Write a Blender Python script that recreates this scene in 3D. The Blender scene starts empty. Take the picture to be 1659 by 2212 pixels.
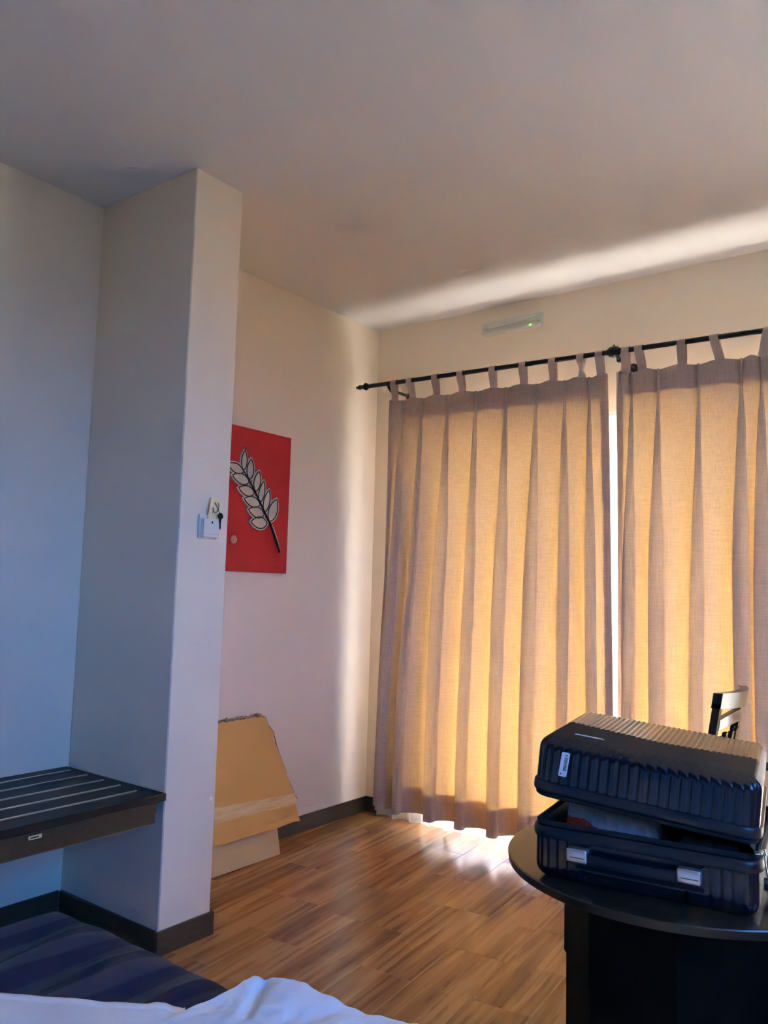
import bpy, bmesh, math, random
from mathutils import Vector, Matrix, noise
random.seed(7)
S = bpy.context.scene
COL = S.collection
PI = math.pi

# ---------------------------------------------------------------- camera
CAM = Vector((2.77754, -3.60185, 1.21267))
FPX, IW, IH = 1732.67, 1659.0, 2212.0
AX_R = Vector((0.80092, 0.59815, 0.02722))
AX_U = Vector((0.03550, -0.09281, 0.99505))
AX_F = Vector((-0.59772, 0.79599, 0.09557))
cd = bpy.data.cameras.new('camera')
cam = bpy.data.objects.new('camera', cd)
COL.objects.link(cam)
cam.matrix_world = Matrix(((AX_R.x, AX_U.x, -AX_F.x, CAM.x), (AX_R.y, AX_U.y, -AX_F.y, CAM.y),
                           (AX_R.z, AX_U.z, -AX_F.z, CAM.z), (0, 0, 0, 1)))
cd.sensor_fit = 'HORIZONTAL'
cd.sensor_width = 36.0
cd.lens = FPX * 36.0 / IW
cd.clip_start = 0.02
S.camera = cam


def at(px, py, axis, val):
    """the room point seen at a pixel of the photograph, on the plane axis = val"""
    d = AX_F + AX_R * ((px - IW / 2) / FPX) + AX_U * ((IH / 2 - py) / FPX)
    k = 'xyz'.index(axis)
    return CAM + d * ((val - CAM[k]) / d[k])


# ---------------------------------------------------------------- sky, sun, exposure
S.view_settings.view_transform = 'Standard'
S.view_settings.look = 'None'
S.view_settings.gamma = 1.0
S.view_settings.use_curve_mapping = False
S.view_settings.exposure = 2.0
S.cycles.use_denoising = True
S.cycles.max_bounces = 14
S.cycles.diffuse_bounces = 8
S.cycles.transmission_bounces = 12
S.cycles.transparent_max_bounces = 16
S.cycles.sample_clamp_indirect = 12.0

SKY_STRENGTH = 4.2
SUN_STRENGTH = 85.0
SUN_EL, SUN_AZ = math.radians(64), math.radians(14)
w = bpy.data.worlds.new('sky')
S.world = w
w.use_nodes = True
nt = w.node_tree
bg = nt.nodes['Background']
geo = nt.nodes.new('ShaderNodeTexCoord')
sep = nt.nodes.new('ShaderNodeSeparateXYZ')
rmp = nt.nodes.new('ShaderNodeValToRGB')
el = rmp.color_ramp.elements
el[0].position, el[0].color = .47, (.03, .045, .06, 1)       # ground and trees below the horizon
el[1].position, el[1].color = .53, (.08, .34, 1.0, 1)       # horizon haze
e3 = el.new(.9)
e3.color = (.035, .24, 1.0, 1)                               # clear blue overhead
hlf = nt.nodes.new('ShaderNodeMath')
hlf.operation = 'MULTIPLY_ADD'
hlf.inputs[1].default_value = .5
hlf.inputs[2].default_value = .5
nt.links.new(geo.outputs['Generated'], sep.inputs[0])
nt.links.new(sep.outputs[2], hlf.inputs[0])
nt.links.new(hlf.outputs[0], rmp.inputs[0])
sunside = nt.nodes.new('ShaderNodeMath')
sunside.operation = 'MULTIPLY_ADD'
sunside.inputs[1].default_value = .5
sunside.inputs[2].default_value = .5
nt.links.new(sep.outputs[1], sunside.inputs[0])
pw = nt.nodes.new('ShaderNodeMath')
pw.operation = 'POWER'
pw.inputs[1].default_value = 6.0
nt.links.new(sunside.outputs[0], pw.inputs[0])
mixs = nt.nodes.new('ShaderNodeMix')
mixs.data_type = 'RGBA'
mixs.inputs[7].default_value = (.42, .42, .41, 1)           # bright haze on the sun's side
nt.links.new(pw.outputs[0], mixs.inputs[0])
nt.links.new(rmp.outputs[0], mixs.inputs[6])
nt.links.new(mixs.outputs[2], bg.inputs[0])
bg.inputs[1].default_value = SKY_STRENGTH

sl = bpy.data.lights.new('sun', 'SUN')
sl.energy = SUN_STRENGTH
sl.angle = math.radians(0.6)
sl.color = (1.0, 0.97, 0.89)
sun = bpy.data.objects.new('sun', sl)
COL.objects.link(sun)
sdir = Vector((math.sin(SUN_AZ) * math.cos(SUN_EL), math.cos(SUN_AZ) * math.cos(SUN_EL), math.sin(SUN_EL)))
sun.rotation_euler = sdir.to_track_quat('Z', 'Y').to_euler()
sun.location = (2, 4, 6)


def portal(name, loc, rot, sx, sy):
    l = bpy.data.lights.new(name, 'AREA')
    l.shape = 'RECTANGLE'
    l.size, l.size_y = sx, sy
    l.cycles.is_portal = True
    o = bpy.data.objects.new(name, l)
    COL.objects.link(o)
    o.location = loc
    o.rotation_euler = rot
    return o


# ---------------------------------------------------------------- materials
def mat(name, color=(.5, .5, .5), rough=.5, metal=0.0, spec=.5, coat=0.0):
    m = bpy.data.materials.new(name)
    m.use_nodes = True
    b = m.node_tree.nodes['Principled BSDF']
    b.inputs['Base Color'].default_value = (*color, 1)
    b.inputs['Roughness'].default_value = rough
    b.inputs['Metallic'].default_value = metal
    b.inputs['Specular IOR Level'].default_value = spec
    b.inputs['Coat Weight'].default_value = coat
    return m


def N(m, t, **kw):
    n = m.node_tree.nodes.new(t)
    for k, v in kw.items():
        setattr(n, k, v)
    return n


def L(m, a, b):
    m.node_tree.links.new(a, b)


def pb(m):
    return m.node_tree.nodes['Principled BSDF']


def mapped(m, scale, kind='Object'):
    tc = N(m, 'ShaderNodeTexCoord')
    mp = N(m, 'ShaderNodeMapping')
    mp.inputs['Scale'].default_value = scale
    L(m, tc.outputs[kind], mp.inputs['Vector'])
    return mp.outputs['Vector']


def noisy(m, vec, scale, detail=3, rough=.55, dist=0.0):
    n = N(m, 'ShaderNodeTexNoise')
    n.inputs['Scale'].default_value = scale
    n.inputs['Detail'].default_value = detail
    n.inputs['Roughness'].default_value = rough
    n.inputs['Distortion'].default_value = dist
    if vec is not None:
        L(m, vec, n.inputs['Vector'])
    return n.outputs['Fac']


def ramp(m, fac, stops):
    r = N(m, 'ShaderNodeValToRGB')
    e = r.color_ramp.elements
    while len(e) < len(stops):
        e.new(0.5)
    for i, (p, c) in enumerate(stops):
        e[i].position = p
        e[i].color = (*c, 1)
    L(m, fac, r.inputs[0])
    return r.outputs[0]


def bump(m, fac, strength, dist=.002, to=None):
    b = N(m, 'ShaderNodeBump')
    b.inputs['Strength'].default_value = strength
    b.inputs['Distance'].default_value = dist
    L(m, fac, b.inputs['Height'])
    L(m, b.outputs[0], (to or pb(m)).inputs['Normal'])


def noise_mat(name, c1, c2, scale, rough=.6, bump_s=0.0, bscale=None, aniso=(1, 1, 1), metal=0, spec=.5, coat=0, bdist=.002):
    m = mat(name, c1, rough, metal, spec, coat)
    v = mapped(m, aniso)
    f = noisy(m, v, scale)
    L(m, ramp(m, f, [(.3, c1), (.7, c2)]), pb(m).inputs['Base Color'])
    if bump_s:
        bump(m, noisy(m, v, bscale or scale), bump_s, bdist)
    return m


M = {}
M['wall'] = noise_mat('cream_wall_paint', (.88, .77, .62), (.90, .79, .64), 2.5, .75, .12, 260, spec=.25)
M['right_wall'] = noise_mat('low_bounce_right_wall', (.20, .165, .14), (.22, .18, .155), 2.5, .8, spec=.2)  # unseen wall, coloured dark to weaken the light it bounces back
M['rear_wall'] = noise_mat('low_bounce_rear_wall', (.07, .055, .045), (.08, .06, .05), 2.5, .8, spec=.2)  # out of view, made dark so less fill light reaches the niche
M['ceiling'] = noise_mat('white_ceiling_paint', (.76, .745, .75), (.78, .765, .77), 2.0, .8, .1, 220, spec=.2)
M['base'] = noise_mat('dark_skirting_tile', (.048, .031, .021), (.066, .044, .030), 14, .38, aniso=(1, 1, 6))
M['grout'] = mat('tile_grout', (.60, .45, .31), .7)
M['white_metal'] = mat('white_window_frame', (.80, .80, .77), .4)
M['render'] = mat('white_outside_render', (.72, .70, .66), .8)
M['outfloor'] = noise_mat('pale_balcony_tile', (.62, .58, .52), (.68, .64, .58), 6, .7)
M['rod'] = mat('black_rod_metal', (.012, .013, .012), .38, .0, .5)
M['dark_wood'] = noise_mat('dark_brown_laminate', (.010, .008, .007), (.016, .012, .010), 10, .5, aniso=(8, 1, 8), spec=.3)
M['table_wood'] = noise_mat('dark_table_laminate', (.016, .011, .008), (.024, .017, .012), 10, .24, aniso=(8, 1, 8), spec=.8)
M['base_wood'] = noise_mat('black_brown_base_panel', (.0045, .0036, .0032), (.007, .0055, .0045), 10, .6, aniso=(8, 8, 1), spec=.05)
M['apron_wood'] = noise_mat('brown_stained_board', (.030, .018, .010), (.045, .027, .014), 9, .5, aniso=(1, 10, 10))
M['strip'] = mat('brushed_steel_strip', (.80, .80, .78), .28, 1.0)
M['silver'] = mat('satin_silver', (.75, .78, .82), .28, .9)
M['chrome'] = mat('chrome', (.75, .75, .76), .14, 1.0)
M['white_plastic'] = mat('white_plastic', (.78, .75, .71), .35)
M['black'] = mat('black_plastic', (.012, .012, .014), .45)
M['red'] = noise_mat('red_canvas', (.52, .010, .020), (.58, .014, .024), 7, .6, .2, 500)
M['cream_leaf'] = noise_mat('cream_relief_paint', (.58, .49, .39), (.66, .57, .46), 20, .55)
M['black_line'] = mat('black_painted_wire', (.010, .009, .009), .4)
M['card'] = noise_mat('yellow_brown_cardboard', (.72, .42, .135), (.76, .45, .155), 3, .8, .1, 120, spec=.2)
M['card2'] = noise_mat('grey_brown_cardboard', (.62, .45, .26), (.66, .48, .28), 3, .8, spec=.2)
M['torn'] = noise_mat('torn_cardboard_core', (.30, .18, .09), (.52, .36, .21), 60, .95, .5, 150, spec=.1)
M['navy'] = None
M['led'] = mat('green_led', (.1, .8, .1), .3)
pb(M['led']).inputs['Emission Color'].default_value = (.12, 1, .05, 1)
pb(M['led']).inputs['Emission Strength'].default_value = 2.5
M['shell'] = mat('midnight_blue_glossy_shell', (.0050, .0082, .0145), .20, 0, .62)
M['shell_rim'] = mat('midnight_blue_satin_rim', (.006, .012, .020), .36, 0, .5)
M['gusset'] = noise_mat('black_woven_tape', (.006, .006, .007), (.012, .012, .014), 300, .85)
M['lining'] = mat('black_lining', (.006, .006, .007), .9)
M['purple'] = mat('purple_plastic_film', (.22, .13, .36), .22, 0, .7)
M['gold_card'] = noise_mat('yellow_key_card', (.93, .76, .46), (.95, .80, .52), 60, .3)
M['key'] = mat('black_key', (.008, .008, .009), .35, .3)


def translucent(name, refl, trans, fac, weave=0.0, transparent=0.0, rough_spec=None):
    m = bpy.data.materials.new(name)
    m.use_nodes = True
    t = m.node_tree
    t.nodes.remove(t.nodes['Principled BSDF'])
    out = [n for n in t.nodes if n.type == 'OUTPUT_MATERIAL'][0]
    d = N(m, 'ShaderNodeBsdfDiffuse')
    tr = N(m, 'ShaderNodeBsdfTranslucent')
    d.inputs[0].default_value = (*refl, 1)
    tr.inputs[0].default_value = (*trans, 1)
    if weave:
        v1 = mapped(m, (18, 18, 420))
        v2 = mapped(m, (420, 420, 14))
        a = noisy(m, v1, 1.0, 2)
        b = noisy(m, v2, 1.0, 2)
        mx = N(m, 'ShaderNodeMath', operation='ADD')
        L(m, a, mx.inputs[0])
        L(m, b, mx.inputs[1])
        mr = N(m, 'ShaderNodeMapRange')
        mr.inputs[1].default_value = .7
        mr.inputs[2].default_value = 1.3
        mr.inputs[3].default_value = 1 - weave
        mr.inputs[4].default_value = 1 + weave
        L(m, mx.outputs[0], mr.inputs[0])
        for node, c in ((d, refl), (tr, trans)):
            mm = N(m, 'ShaderNodeVectorMath', operation='SCALE')
            mm.inputs[0].default_value = c
            L(m, mr.outputs[0], mm.inputs['Scale'])
            L(m, mm.outputs[0], node.inputs[0])
    mix = N(m, 'ShaderNodeMixShader')
    mix.inputs[0].default_value = fac
    L(m, d.outputs[0], mix.inputs[1])
    L(m, tr.outputs[0], mix.inputs[2])
    last = mix
    if transparent:
        tp = N(m, 'ShaderNodeBsdfTransparent')
        mix2 = N(m, 'ShaderNodeMixShader')
        mix2.inputs[0].default_value = transparent
        L(m, mix.outputs[0], mix2.inputs[1])
        L(m, tp.outputs[0], mix2.inputs[2])
        last = mix2
    L(m, last.outputs[0], out.inputs[0])
    return m


def clear(name, tint=(1, 1, 1), gloss=.08, rough=.03):
    m = bpy.data.materials.new(name)
    m.use_nodes = True
    t = m.node_tree
    t.nodes.remove(t.nodes['Principled BSDF'])
    out = [n for n in t.nodes if n.type == 'OUTPUT_MATERIAL'][0]
    a = N(m, 'ShaderNodeBsdfTransparent')
    a.inputs[0].default_value = (*tint, 1)
    b = N(m, 'ShaderNodeBsdfGlossy')
    b.inputs['Roughness'].default_value = rough
    mix = N(m, 'ShaderNodeMixShader')
    mix.inputs[0].default_value = gloss
    L(m, a.outputs[0], mix.inputs[1])
    L(m, b.outputs[0], mix.inputs[2])
    L(m, mix.outputs[0], out.inputs[0])
    return m


M['curtain'] = translucent('tan_linen_curtain', (.86, .72, .64), (.235, .137, .048), .43, weave=.16)
M['curtain_band'] = translucent('tan_linen_lining_band', (.74, .63, .58), (.34, .21, .13), .30, weave=.14)
M['sheer'] = translucent('white_sheer_voile', (.85, .85, .82), (.92, .92, .88), .55, transparent=.22)
M['glass'] = clear('window_glass', (.95, .97, .96), .05)
M['clear_cover'] = clear('clear_lamp_cover', (.96, .97, .95), .055, .06)
M['tape'] = noise_mat('brown_tape_glint_streaks', (.66, .43, .19), (.86, .66, .38), 5, .2, .5, 30, aniso=(1, 1, 9), spec=.7, bdist=.004)  # pale lengthwise streaks put the tape's glints into its colour
M['film'] = None


def wood_tile():
    m = mat('wood_print_floor_tile', (.3, .17, .09), .22, 0, .45)
    tc = N(m, 'ShaderNodeTexCoord')
    oi = N(m, 'ShaderNodeObjectInfo')
    off = N(m, 'ShaderNodeMath', operation='MULTIPLY')
    off.inputs[1].default_value = 37.0
    L(m, oi.outputs['Random'], off.inputs[0])
    cx = N(m, 'ShaderNodeCombineXYZ')
    L(m, off.outputs[0], cx.inputs[0])
    L(m, off.outputs[0], cx.inputs[1])
    L(m, off.outputs[0], cx.inputs[2])
    ad = N(m, 'ShaderNodeVectorMath', operation='ADD')
    L(m, tc.outputs['Object'], ad.inputs[0])
    L(m, cx.outputs[0], ad.inputs[1])

    def scaled(sc):
        mp = N(m, 'ShaderNodeMapping')
        mp.inputs['Scale'].default_value = sc
        L(m, ad.outputs[0], mp.inputs['Vector'])
        return mp.outputs[0]
    # printed lamellae: three or four strips along each tile
    sx = N(m, 'ShaderNodeSeparateXYZ')
    L(m, tc.outputs['Object'], sx.inputs[0])
    st = N(m, 'ShaderNodeMath', operation='MULTIPLY')
    st.inputs[1].default_value = 11.0
    L(m, sx.outputs[0], st.inputs[0])
    fl = N(m, 'ShaderNodeMath', operation='FLOOR')
    L(m, st.outputs[0], fl.inputs[0])
    sy = N(m, 'ShaderNodeMath', operation='MULTIPLY')
    sy.inputs[1].default_value = .9
    L(m, sx.outputs[1], sy.inputs[0])
    sy2 = N(m, 'ShaderNodeMath', operation='ADD')
    L(m, sy.outputs[0], sy2.inputs[0])
    h1 = N(m, 'ShaderNodeMath', operation='MULTIPLY')
    h1.inputs[1].default_value = 1.37
    L(m, fl.outputs[0], h1.inputs[0])
    L(m, h1.outputs[0], sy2.inputs[1])
    fy = N(m, 'ShaderNodeMath', operation='FLOOR')
    L(m, sy2.outputs[0], fy.inputs[0])
    cc = N(m, 'ShaderNodeCombineXYZ')
    L(m, fl.outputs[0], cc.inputs[0])
    L(m, off.outputs[0], cc.inputs[1])
    L(m, fy.outputs[0], cc.inputs[2])
    wn = N(m, 'ShaderNodeTexWhiteNoise')
    L(m, cc.outputs[0], wn.inputs['Vector'])
    broad = noisy(m, scaled((13, 1.1, 1)), 1.0, 3, .5, .8)
    fine = noisy(m, scaled((110, 4.5, 1)), 1.0, 3, .6)
    streak = noisy(m, scaled((6, 1.3, 1)), 1.0, 3, .55, 1.6)
    longg = noisy(m, scaled((34, .8, 1)), 1.0, 3, .55, .4)
    a = N(m, 'ShaderNodeMath', operation='MULTIPLY_ADD')
    L(m, wn.outputs['Value'], a.inputs[0])
    a.inputs[1].default_value = .32
    L(m, broad, a.inputs[2])
    b = N(m, 'ShaderNodeMath', operation='MULTIPLY_ADD')
    L(m, fine, b.inputs[0])
    b.inputs[1].default_value = .12
    L(m, a.outputs[0], b.inputs[2])
    b2 = N(m, 'ShaderNodeMath', operation='MULTIPLY_ADD')
    L(m, longg, b2.inputs[0])
    b2.inputs[1].default_value = .42
    L(m, b.outputs[0], b2.inputs[2])
    col = ramp(m, b2.outputs[0], [(.56, (.195, .086, .034)), (.74, (.28, .130, .050)), (.92, (.365, .178, .068)), (1.0, (.44, .232, .095))])
    wv = N(m, 'ShaderNodeTexWave', wave_type='BANDS', bands_direction='X')
    wv.inputs['Scale'].default_value = 1.0
    wv.inputs['Distortion'].default_value = 9.0
    wv.inputs['Detail'].default_value = 2.5
    wv.inputs['Detail Scale'].default_value = .9
    wv.inputs['Detail Roughness'].default_value = .55
    L(m, scaled((8, .75, 1)), wv.inputs['Vector'])
    msk = N(m, 'ShaderNodeMapRange')
    msk.inputs[1].default_value = .52
    msk.inputs[2].default_value = .36
    L(m, streak, msk.inputs[0])
    vein = N(m, 'ShaderNodeMapRange')
    vein.inputs[1].default_value = .42
    vein.inputs[2].default_value = .12
    L(m, wv.outputs['Fac'], vein.inputs[0])
    vm = N(m, 'ShaderNodeMath', operation='MULTIPLY')
    L(m, msk.outputs[0], vm.inputs[0])
    L(m, vein.outputs[0], vm.inputs[1])
    dk = ramp(m, vm.outputs[0], [(0, (1, 1, 1)), (1, (.64, .57, .52))])
    mx = N(m, 'ShaderNodeMix', data_type='RGBA', blend_type='MULTIPLY')
    mx.inputs[0].default_value = 1.0
    L(m, col, mx.inputs[6])
    L(m, dk, mx.inputs[7])
    L(m, mx.outputs[2], pb(m).inputs['Base Color'])
    bump(m, fine, .10, .001)
    return m


M['tile'] = wood_tile()


def satin_navy():
    m = mat('navy_satin_stripe', (.01, .015, .05), .5, 0, .35)
    tc = N(m, 'ShaderNodeTexCoord')
    sx = N(m, 'ShaderNodeSeparateXYZ')
    L(m, tc.outputs['Object'], sx.inputs[0])
    s = N(m, 'ShaderNodeMath', operation='MULTIPLY')
    s.inputs[1].default_value = 2 * PI / 0.088
    L(m, sx.outputs[0], s.inputs[0])
    sn = N(m, 'ShaderNodeMath', operation='SINE')
    L(m, s.outputs[0], sn.inputs[0])
    mr = N(m, 'ShaderNodeMapRange')
    mr.inputs[1].default_value = -.25
    mr.inputs[2].default_value = .25
    L(m, sn.outputs[0], mr.inputs[0])
    c = ramp(m, mr.outputs[0], [(0, (.004, .009, .042)), (1, (.020, .030, .066))])  # lighter stripe carries the sheen of the satin as colour
    L(m, c, pb(m).inputs['Base Color'])
    r = N(m, 'ShaderNodeMapRange')
    r.inputs[3].default_value = .70
    r.inputs[4].default_value = .52
    L(m, mr.outputs[0], r.inputs[0])
    L(m, r.outputs[0], pb(m).inputs['Roughness'])
    return m


M['navy'] = satin_navy()
M['linen'] = noise_mat('white_bed_cotton', (.86, .87, .88), (.89, .90, .90), 9, .8, .35, 45, spec=.2, bdist=.006)
M['mattress'] = mat('white_mattress', (.7, .7, .7), .8)


def film_mat():
    m = mat('milky_plastic_film', (.55, .56, .58), .3, 0, .5)
    tc = N(m, 'ShaderNodeTexCoord')
    sx = N(m, 'ShaderNodeSeparateXYZ')
    L(m, tc.outputs['Object'], sx.inputs[0])
    mr = N(m, 'ShaderNodeMapRange')
    L(m, sx.outputs[2], mr.inputs[0])
    mr.inputs[1].default_value = .108
    mr.inputs[2].default_value = .112
    c = N(m, 'ShaderNodeValToRGB')
    e = c.color_ramp.elements
    e[0].position = 0
    e[0].color = (.34, .35, .39, 1)
    e[1].position = 1
    e[1].color = (.34, .35, .39, 1)
    L(m, mr.outputs[0], c.inputs[0])
    L(m, c.outputs[0], pb(m).inputs['Base Color'])
    return m


M['film'] = film_mat()
M['film_red'] = mat('red_printed_film', (.42, .03, .015), .35)


# ---------------------------------------------------------------- mesh helpers
class MB:
    def __init__(self):
        self.v = []
        self.f = []

    def add(self, verts, faces):
        o = len(self.v)
        self.v += [Vector(p) for p in verts]
        self.f += [tuple(i + o for i in f) for f in faces]
        return self

    def grid(self, rows, closed_u=False, closed_v=False):
        n, k = len(rows), len(rows[0])
        vs = [p for r in rows for p in r]
        fs = []
        for i in range(n if closed_v else n - 1):
            for j in range(k if closed_u else k - 1):
                a, b = i * k + j, i * k + (j + 1) % k
                c, d = ((i + 1) % n) * k + (j + 1) % k, ((i + 1) % n) * k + j
                fs.append((a, b, c, d))
        return self.add(vs, fs)

    def box(self, lo, hi, bev=0.0, xf=None, seg=1):
        bm = bmesh.new()
        bmesh.ops.create_cube(bm, size=1.0)
        lo, hi = Vector(lo), Vector(hi)
        for v in bm.verts:
            v.co = Vector([lo[i] + (v.co[i] + .5) * (hi[i] - lo[i]) for i in range(3)])
        if bev:
            bmesh.ops.bevel(bm, geom=bm.edges[:], offset=bev, segments=seg, affect='EDGES', profile=.5)
        vs = [(xf @ v.co) if xf else v.co.copy() for v in bm.verts]
        bm.verts.index_update()
        fs = [tuple(v.index for v in f.verts) for f in bm.faces]
        bm.free()
        return self.add(vs, fs)

    def tube(self, path, rad, n=12, caps=True, flat=1.0, up=None):
        path = [Vector(p) for p in path]
        rows = []
        side = None
        for i, p in enumerate(path):
            t = (path[min(i + 1, len(path) - 1)] - path[max(i - 1, 0)]).normalized()
            if side is None:
                ref = Vector(up) if up else (Vector((0, 0, 1)) if abs(t.z) < .9 else Vector((1, 0, 0)))
                side = t.cross(ref).normalized()
            else:
                side = (side - t * side.dot(t)).normalized()
            o = t.cross(side)
            r = rad[i] if isinstance(rad, (list, tuple)) else rad
            rows.append([p + side * (r * math.cos(2 * PI * k / n)) + o * (r * flat * math.sin(2 * PI * k / n)) for k in range(n)])
        b = len(self.v)
        self.grid(rows, closed_u=True)
        if caps:
            self.f.append(tuple(b + k for k in range(n))[::-1])
            self.f.append(tuple(b + (len(path) - 1) * n + k for k in range(n)))
        return self

    def lathe(self, prof, origin, axis, n=20):
        a = Vector(axis).normalized()
        s = a.cross(Vector((0, 0, 1)) if abs(a.z) < .9 else Vector((1, 0, 0))).normalized()
        o = a.cross(s)
        origin = Vector(origin)
        rows = [[origin + a * h + (s * math.cos(2 * PI * k / n) + o * math.sin(2 * PI * k / n)) * r for k in range(n)] for (h, r) in prof]
        b = len(self.v)
        self.grid(rows, closed_u=True)
        self.f.append(tuple(b + k for k in range(n))[::-1])
        self.f.append(tuple(b + (len(prof) - 1) * n + k for k in range(n)))
        return self

    def prism(self, poly, d, bev=None):
        """poly: list of 3-D points; d: extrusion vector"""
        d = Vector(d)
        n = len(poly)
        vs = [Vector(p) for p in poly] + [Vector(p) + d for p in poly]
        fs = [tuple(range(n))[::-1], tuple(range(n, 2 * n))] + [(i, (i + 1) % n, n + (i + 1) % n, n + i) for i in range(n)]
        return self.add(vs, fs)

    def build(self, name, m, parent=None, smooth=False, xf=None, origin=None, fix=True, thick=None):
        off = Vector(origin) if origin is not None else Vector((0, 0, 0))
        me = bpy.data.meshes.new(name)
        me.from_pydata([(xf @ p if xf else p) - off for p in self.v], [], self.f)
        if fix:
            bm = bmesh.new()
            bm.from_mesh(me)
            bmesh.ops.remove_doubles(bm, verts=bm.verts, dist=1e-6)
            bmesh.ops.recalc_face_normals(bm, faces=bm.faces)
            bm.to_mesh(me)
            bm.free()
        me.update()
        if smooth:
            me.shade_smooth()
            if smooth is not True:
                me.set_sharp_from_angle(angle=math.radians(smooth))
        me.materials.append(m)
        o = bpy.data.objects.new(name, me)
        COL.objects.link(o)
        if parent is not None:
            o.parent = parent
        elif origin is not None:
            o.location = off
        if thick:
            md = o.modifiers.new('thickness', 'SOLIDIFY')
            md.thickness = thick
            md.offset = 0
        return o


def tag(o, label=None, cat=None, group=None, kind=None):
    for k, v in (('label', label), ('category', cat), ('group', group), ('kind', kind)):
        if v:
            o[k] = v
    return o


def thing(name, loc, label, cat, group=None, rz=0.0):
    o = bpy.data.objects.new(name, None)
    o.empty_display_size = .1
    COL.objects.link(o)
    o.location = loc
    o.rotation_euler = (0, 0, rz)
    return tag(o, label, cat, group)


def wpart(mb, name, m, root, smooth=False, **kw):
    """a part built in room coordinates under an unrotated root"""
    p = root
    while p.parent:
        p = p.parent
    return mb.build(name, m, root, smooth, origin=p.location, **kw)


def struct(mb, name, m, smooth=False):
    return tag(mb.build(name, m, smooth=smooth), kind='structure')


def lerp(a, b, t):
    return a + (b - a) * t


def sst(a, b, x):
    t = max(0.0, min(1.0, (x - a) / (b - a)))
    return t * t * (3 - 2 * t)


def interp(x, xs, ys):
    if x <= xs[0]:
        return ys[0] + (x - xs[0]) * (ys[1] - ys[0]) / (xs[1] - xs[0])
    for i in range(len(xs) - 1):
        if x <= xs[i + 1]:
            return lerp(ys[i], ys[i + 1], (x - xs[i]) / (xs[i + 1] - xs[i]))
    return ys[-1] + (x - xs[-1]) * (ys[-1] - ys[-2]) / (xs[-1] - xs[-2])


# ---------------------------------------------------------------- the room
RX, RY, H = 4.3, -5.0, 2.7
XP, YN, YF = 0.567, -1.828, -1.605           # partition: face, near side, far side
WX0, WX1, WZ = 0.37, 3.75, 2.03              # opening of the balcony door
struct(MB().box((-.2, RY - .2, -.12), (RX + .2, .2, -.0007)), 'floor', M['grout'])
struct(MB().box((-.2, RY - .2, H), (RX + .2, .2, H + .15)), 'ceiling', M['ceiling'])
struct(MB().box((-.2, RY - .2, -.012), (0, .2, H)), 'wall_left', M['wall'])
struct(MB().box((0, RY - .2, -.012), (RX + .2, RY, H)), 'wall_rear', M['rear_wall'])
b = MB()
b.box((0, 0, -.012), (WX0, .2, H))
b.box((WX1, 0, -.012), (RX + .2, .2, H))
b.box((WX0, 0, WZ), (WX1, .2, H))
struct(b, 'wall_back', M['wall'])
RWY0, RWY1, RWZ0, RWZ1 = -4.2, -2.1, 1.15, 2.4
b = MB()
b.box((RX, RY, -.012), (RX + .2, RWY0, H))
b.box((RX, RWY1, -.012), (RX + .2, 0, H))
b.box((RX, RWY0, -.012), (RX + .2, RWY1, RWZ0))
b.box((RX, RWY0, RWZ1), (RX + .2, RWY1, H))
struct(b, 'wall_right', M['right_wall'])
struct(MB().box((0, YN, -.012), (XP, YF, H), .004), 'wall_partition', M['wall'])

BH, BT = .078, .011


def skirting(name, boxes):
    b = MB()
    for lo, hi in boxes:
        b.box(lo, hi, .003)
    struct(b, name, M['base'])


skirting('baseboard_left', [((0, YF, -.01), (BT, 0, BH))])
skirting('baseboard_back', [((BT, -BT, -.01), (.099, 0, BH))])
skirting('baseboard_partition', [((XP, YN - BT, -.01), (XP + BT, YF + BT, BH)), ((BT, YN - BT, -.01), (XP, YN, BH)), ((BT, YF, -.01), (XP, YF + BT, BH))])
skirting('baseboard_niche', [((0, RY, -.01), (BT, YN - BT, BH))])

# floor tiles: wood-print planks laid a little out of square with the walls
floor_obj = bpy.data.objects['floor']
TW, TL, G = .195, .60, .0019
ANG = math.radians(5.7)
E1 = Vector((math.cos(ANG), math.sin(ANG), 0))
E2 = Vector((-math.sin(ANG), math.cos(ANG), 0))
T0 = Vector((.885, -1.177, 0))               # a corner where a cross joint meets a long joint


def clip_poly(poly, rect):
    x0, x1, y0, y1 = rect
    for k, v, s in ((0, x0, 1), (0, x1, -1), (1, y0, 1), (1, y1, -1)):
        out = []
        for i in range(len(poly)):
            a, c = poly[i], poly[(i + 1) % len(poly)]
            da, dc = (a[k] - v) * s, (c[k] - v) * s
            if da >= 0:
                out.append(a)
            if da * dc < 0:
                out.append(a.lerp(c, da / (da - dc)))
        poly = out
        if len(poly) < 3:
            return []
    return poly


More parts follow.
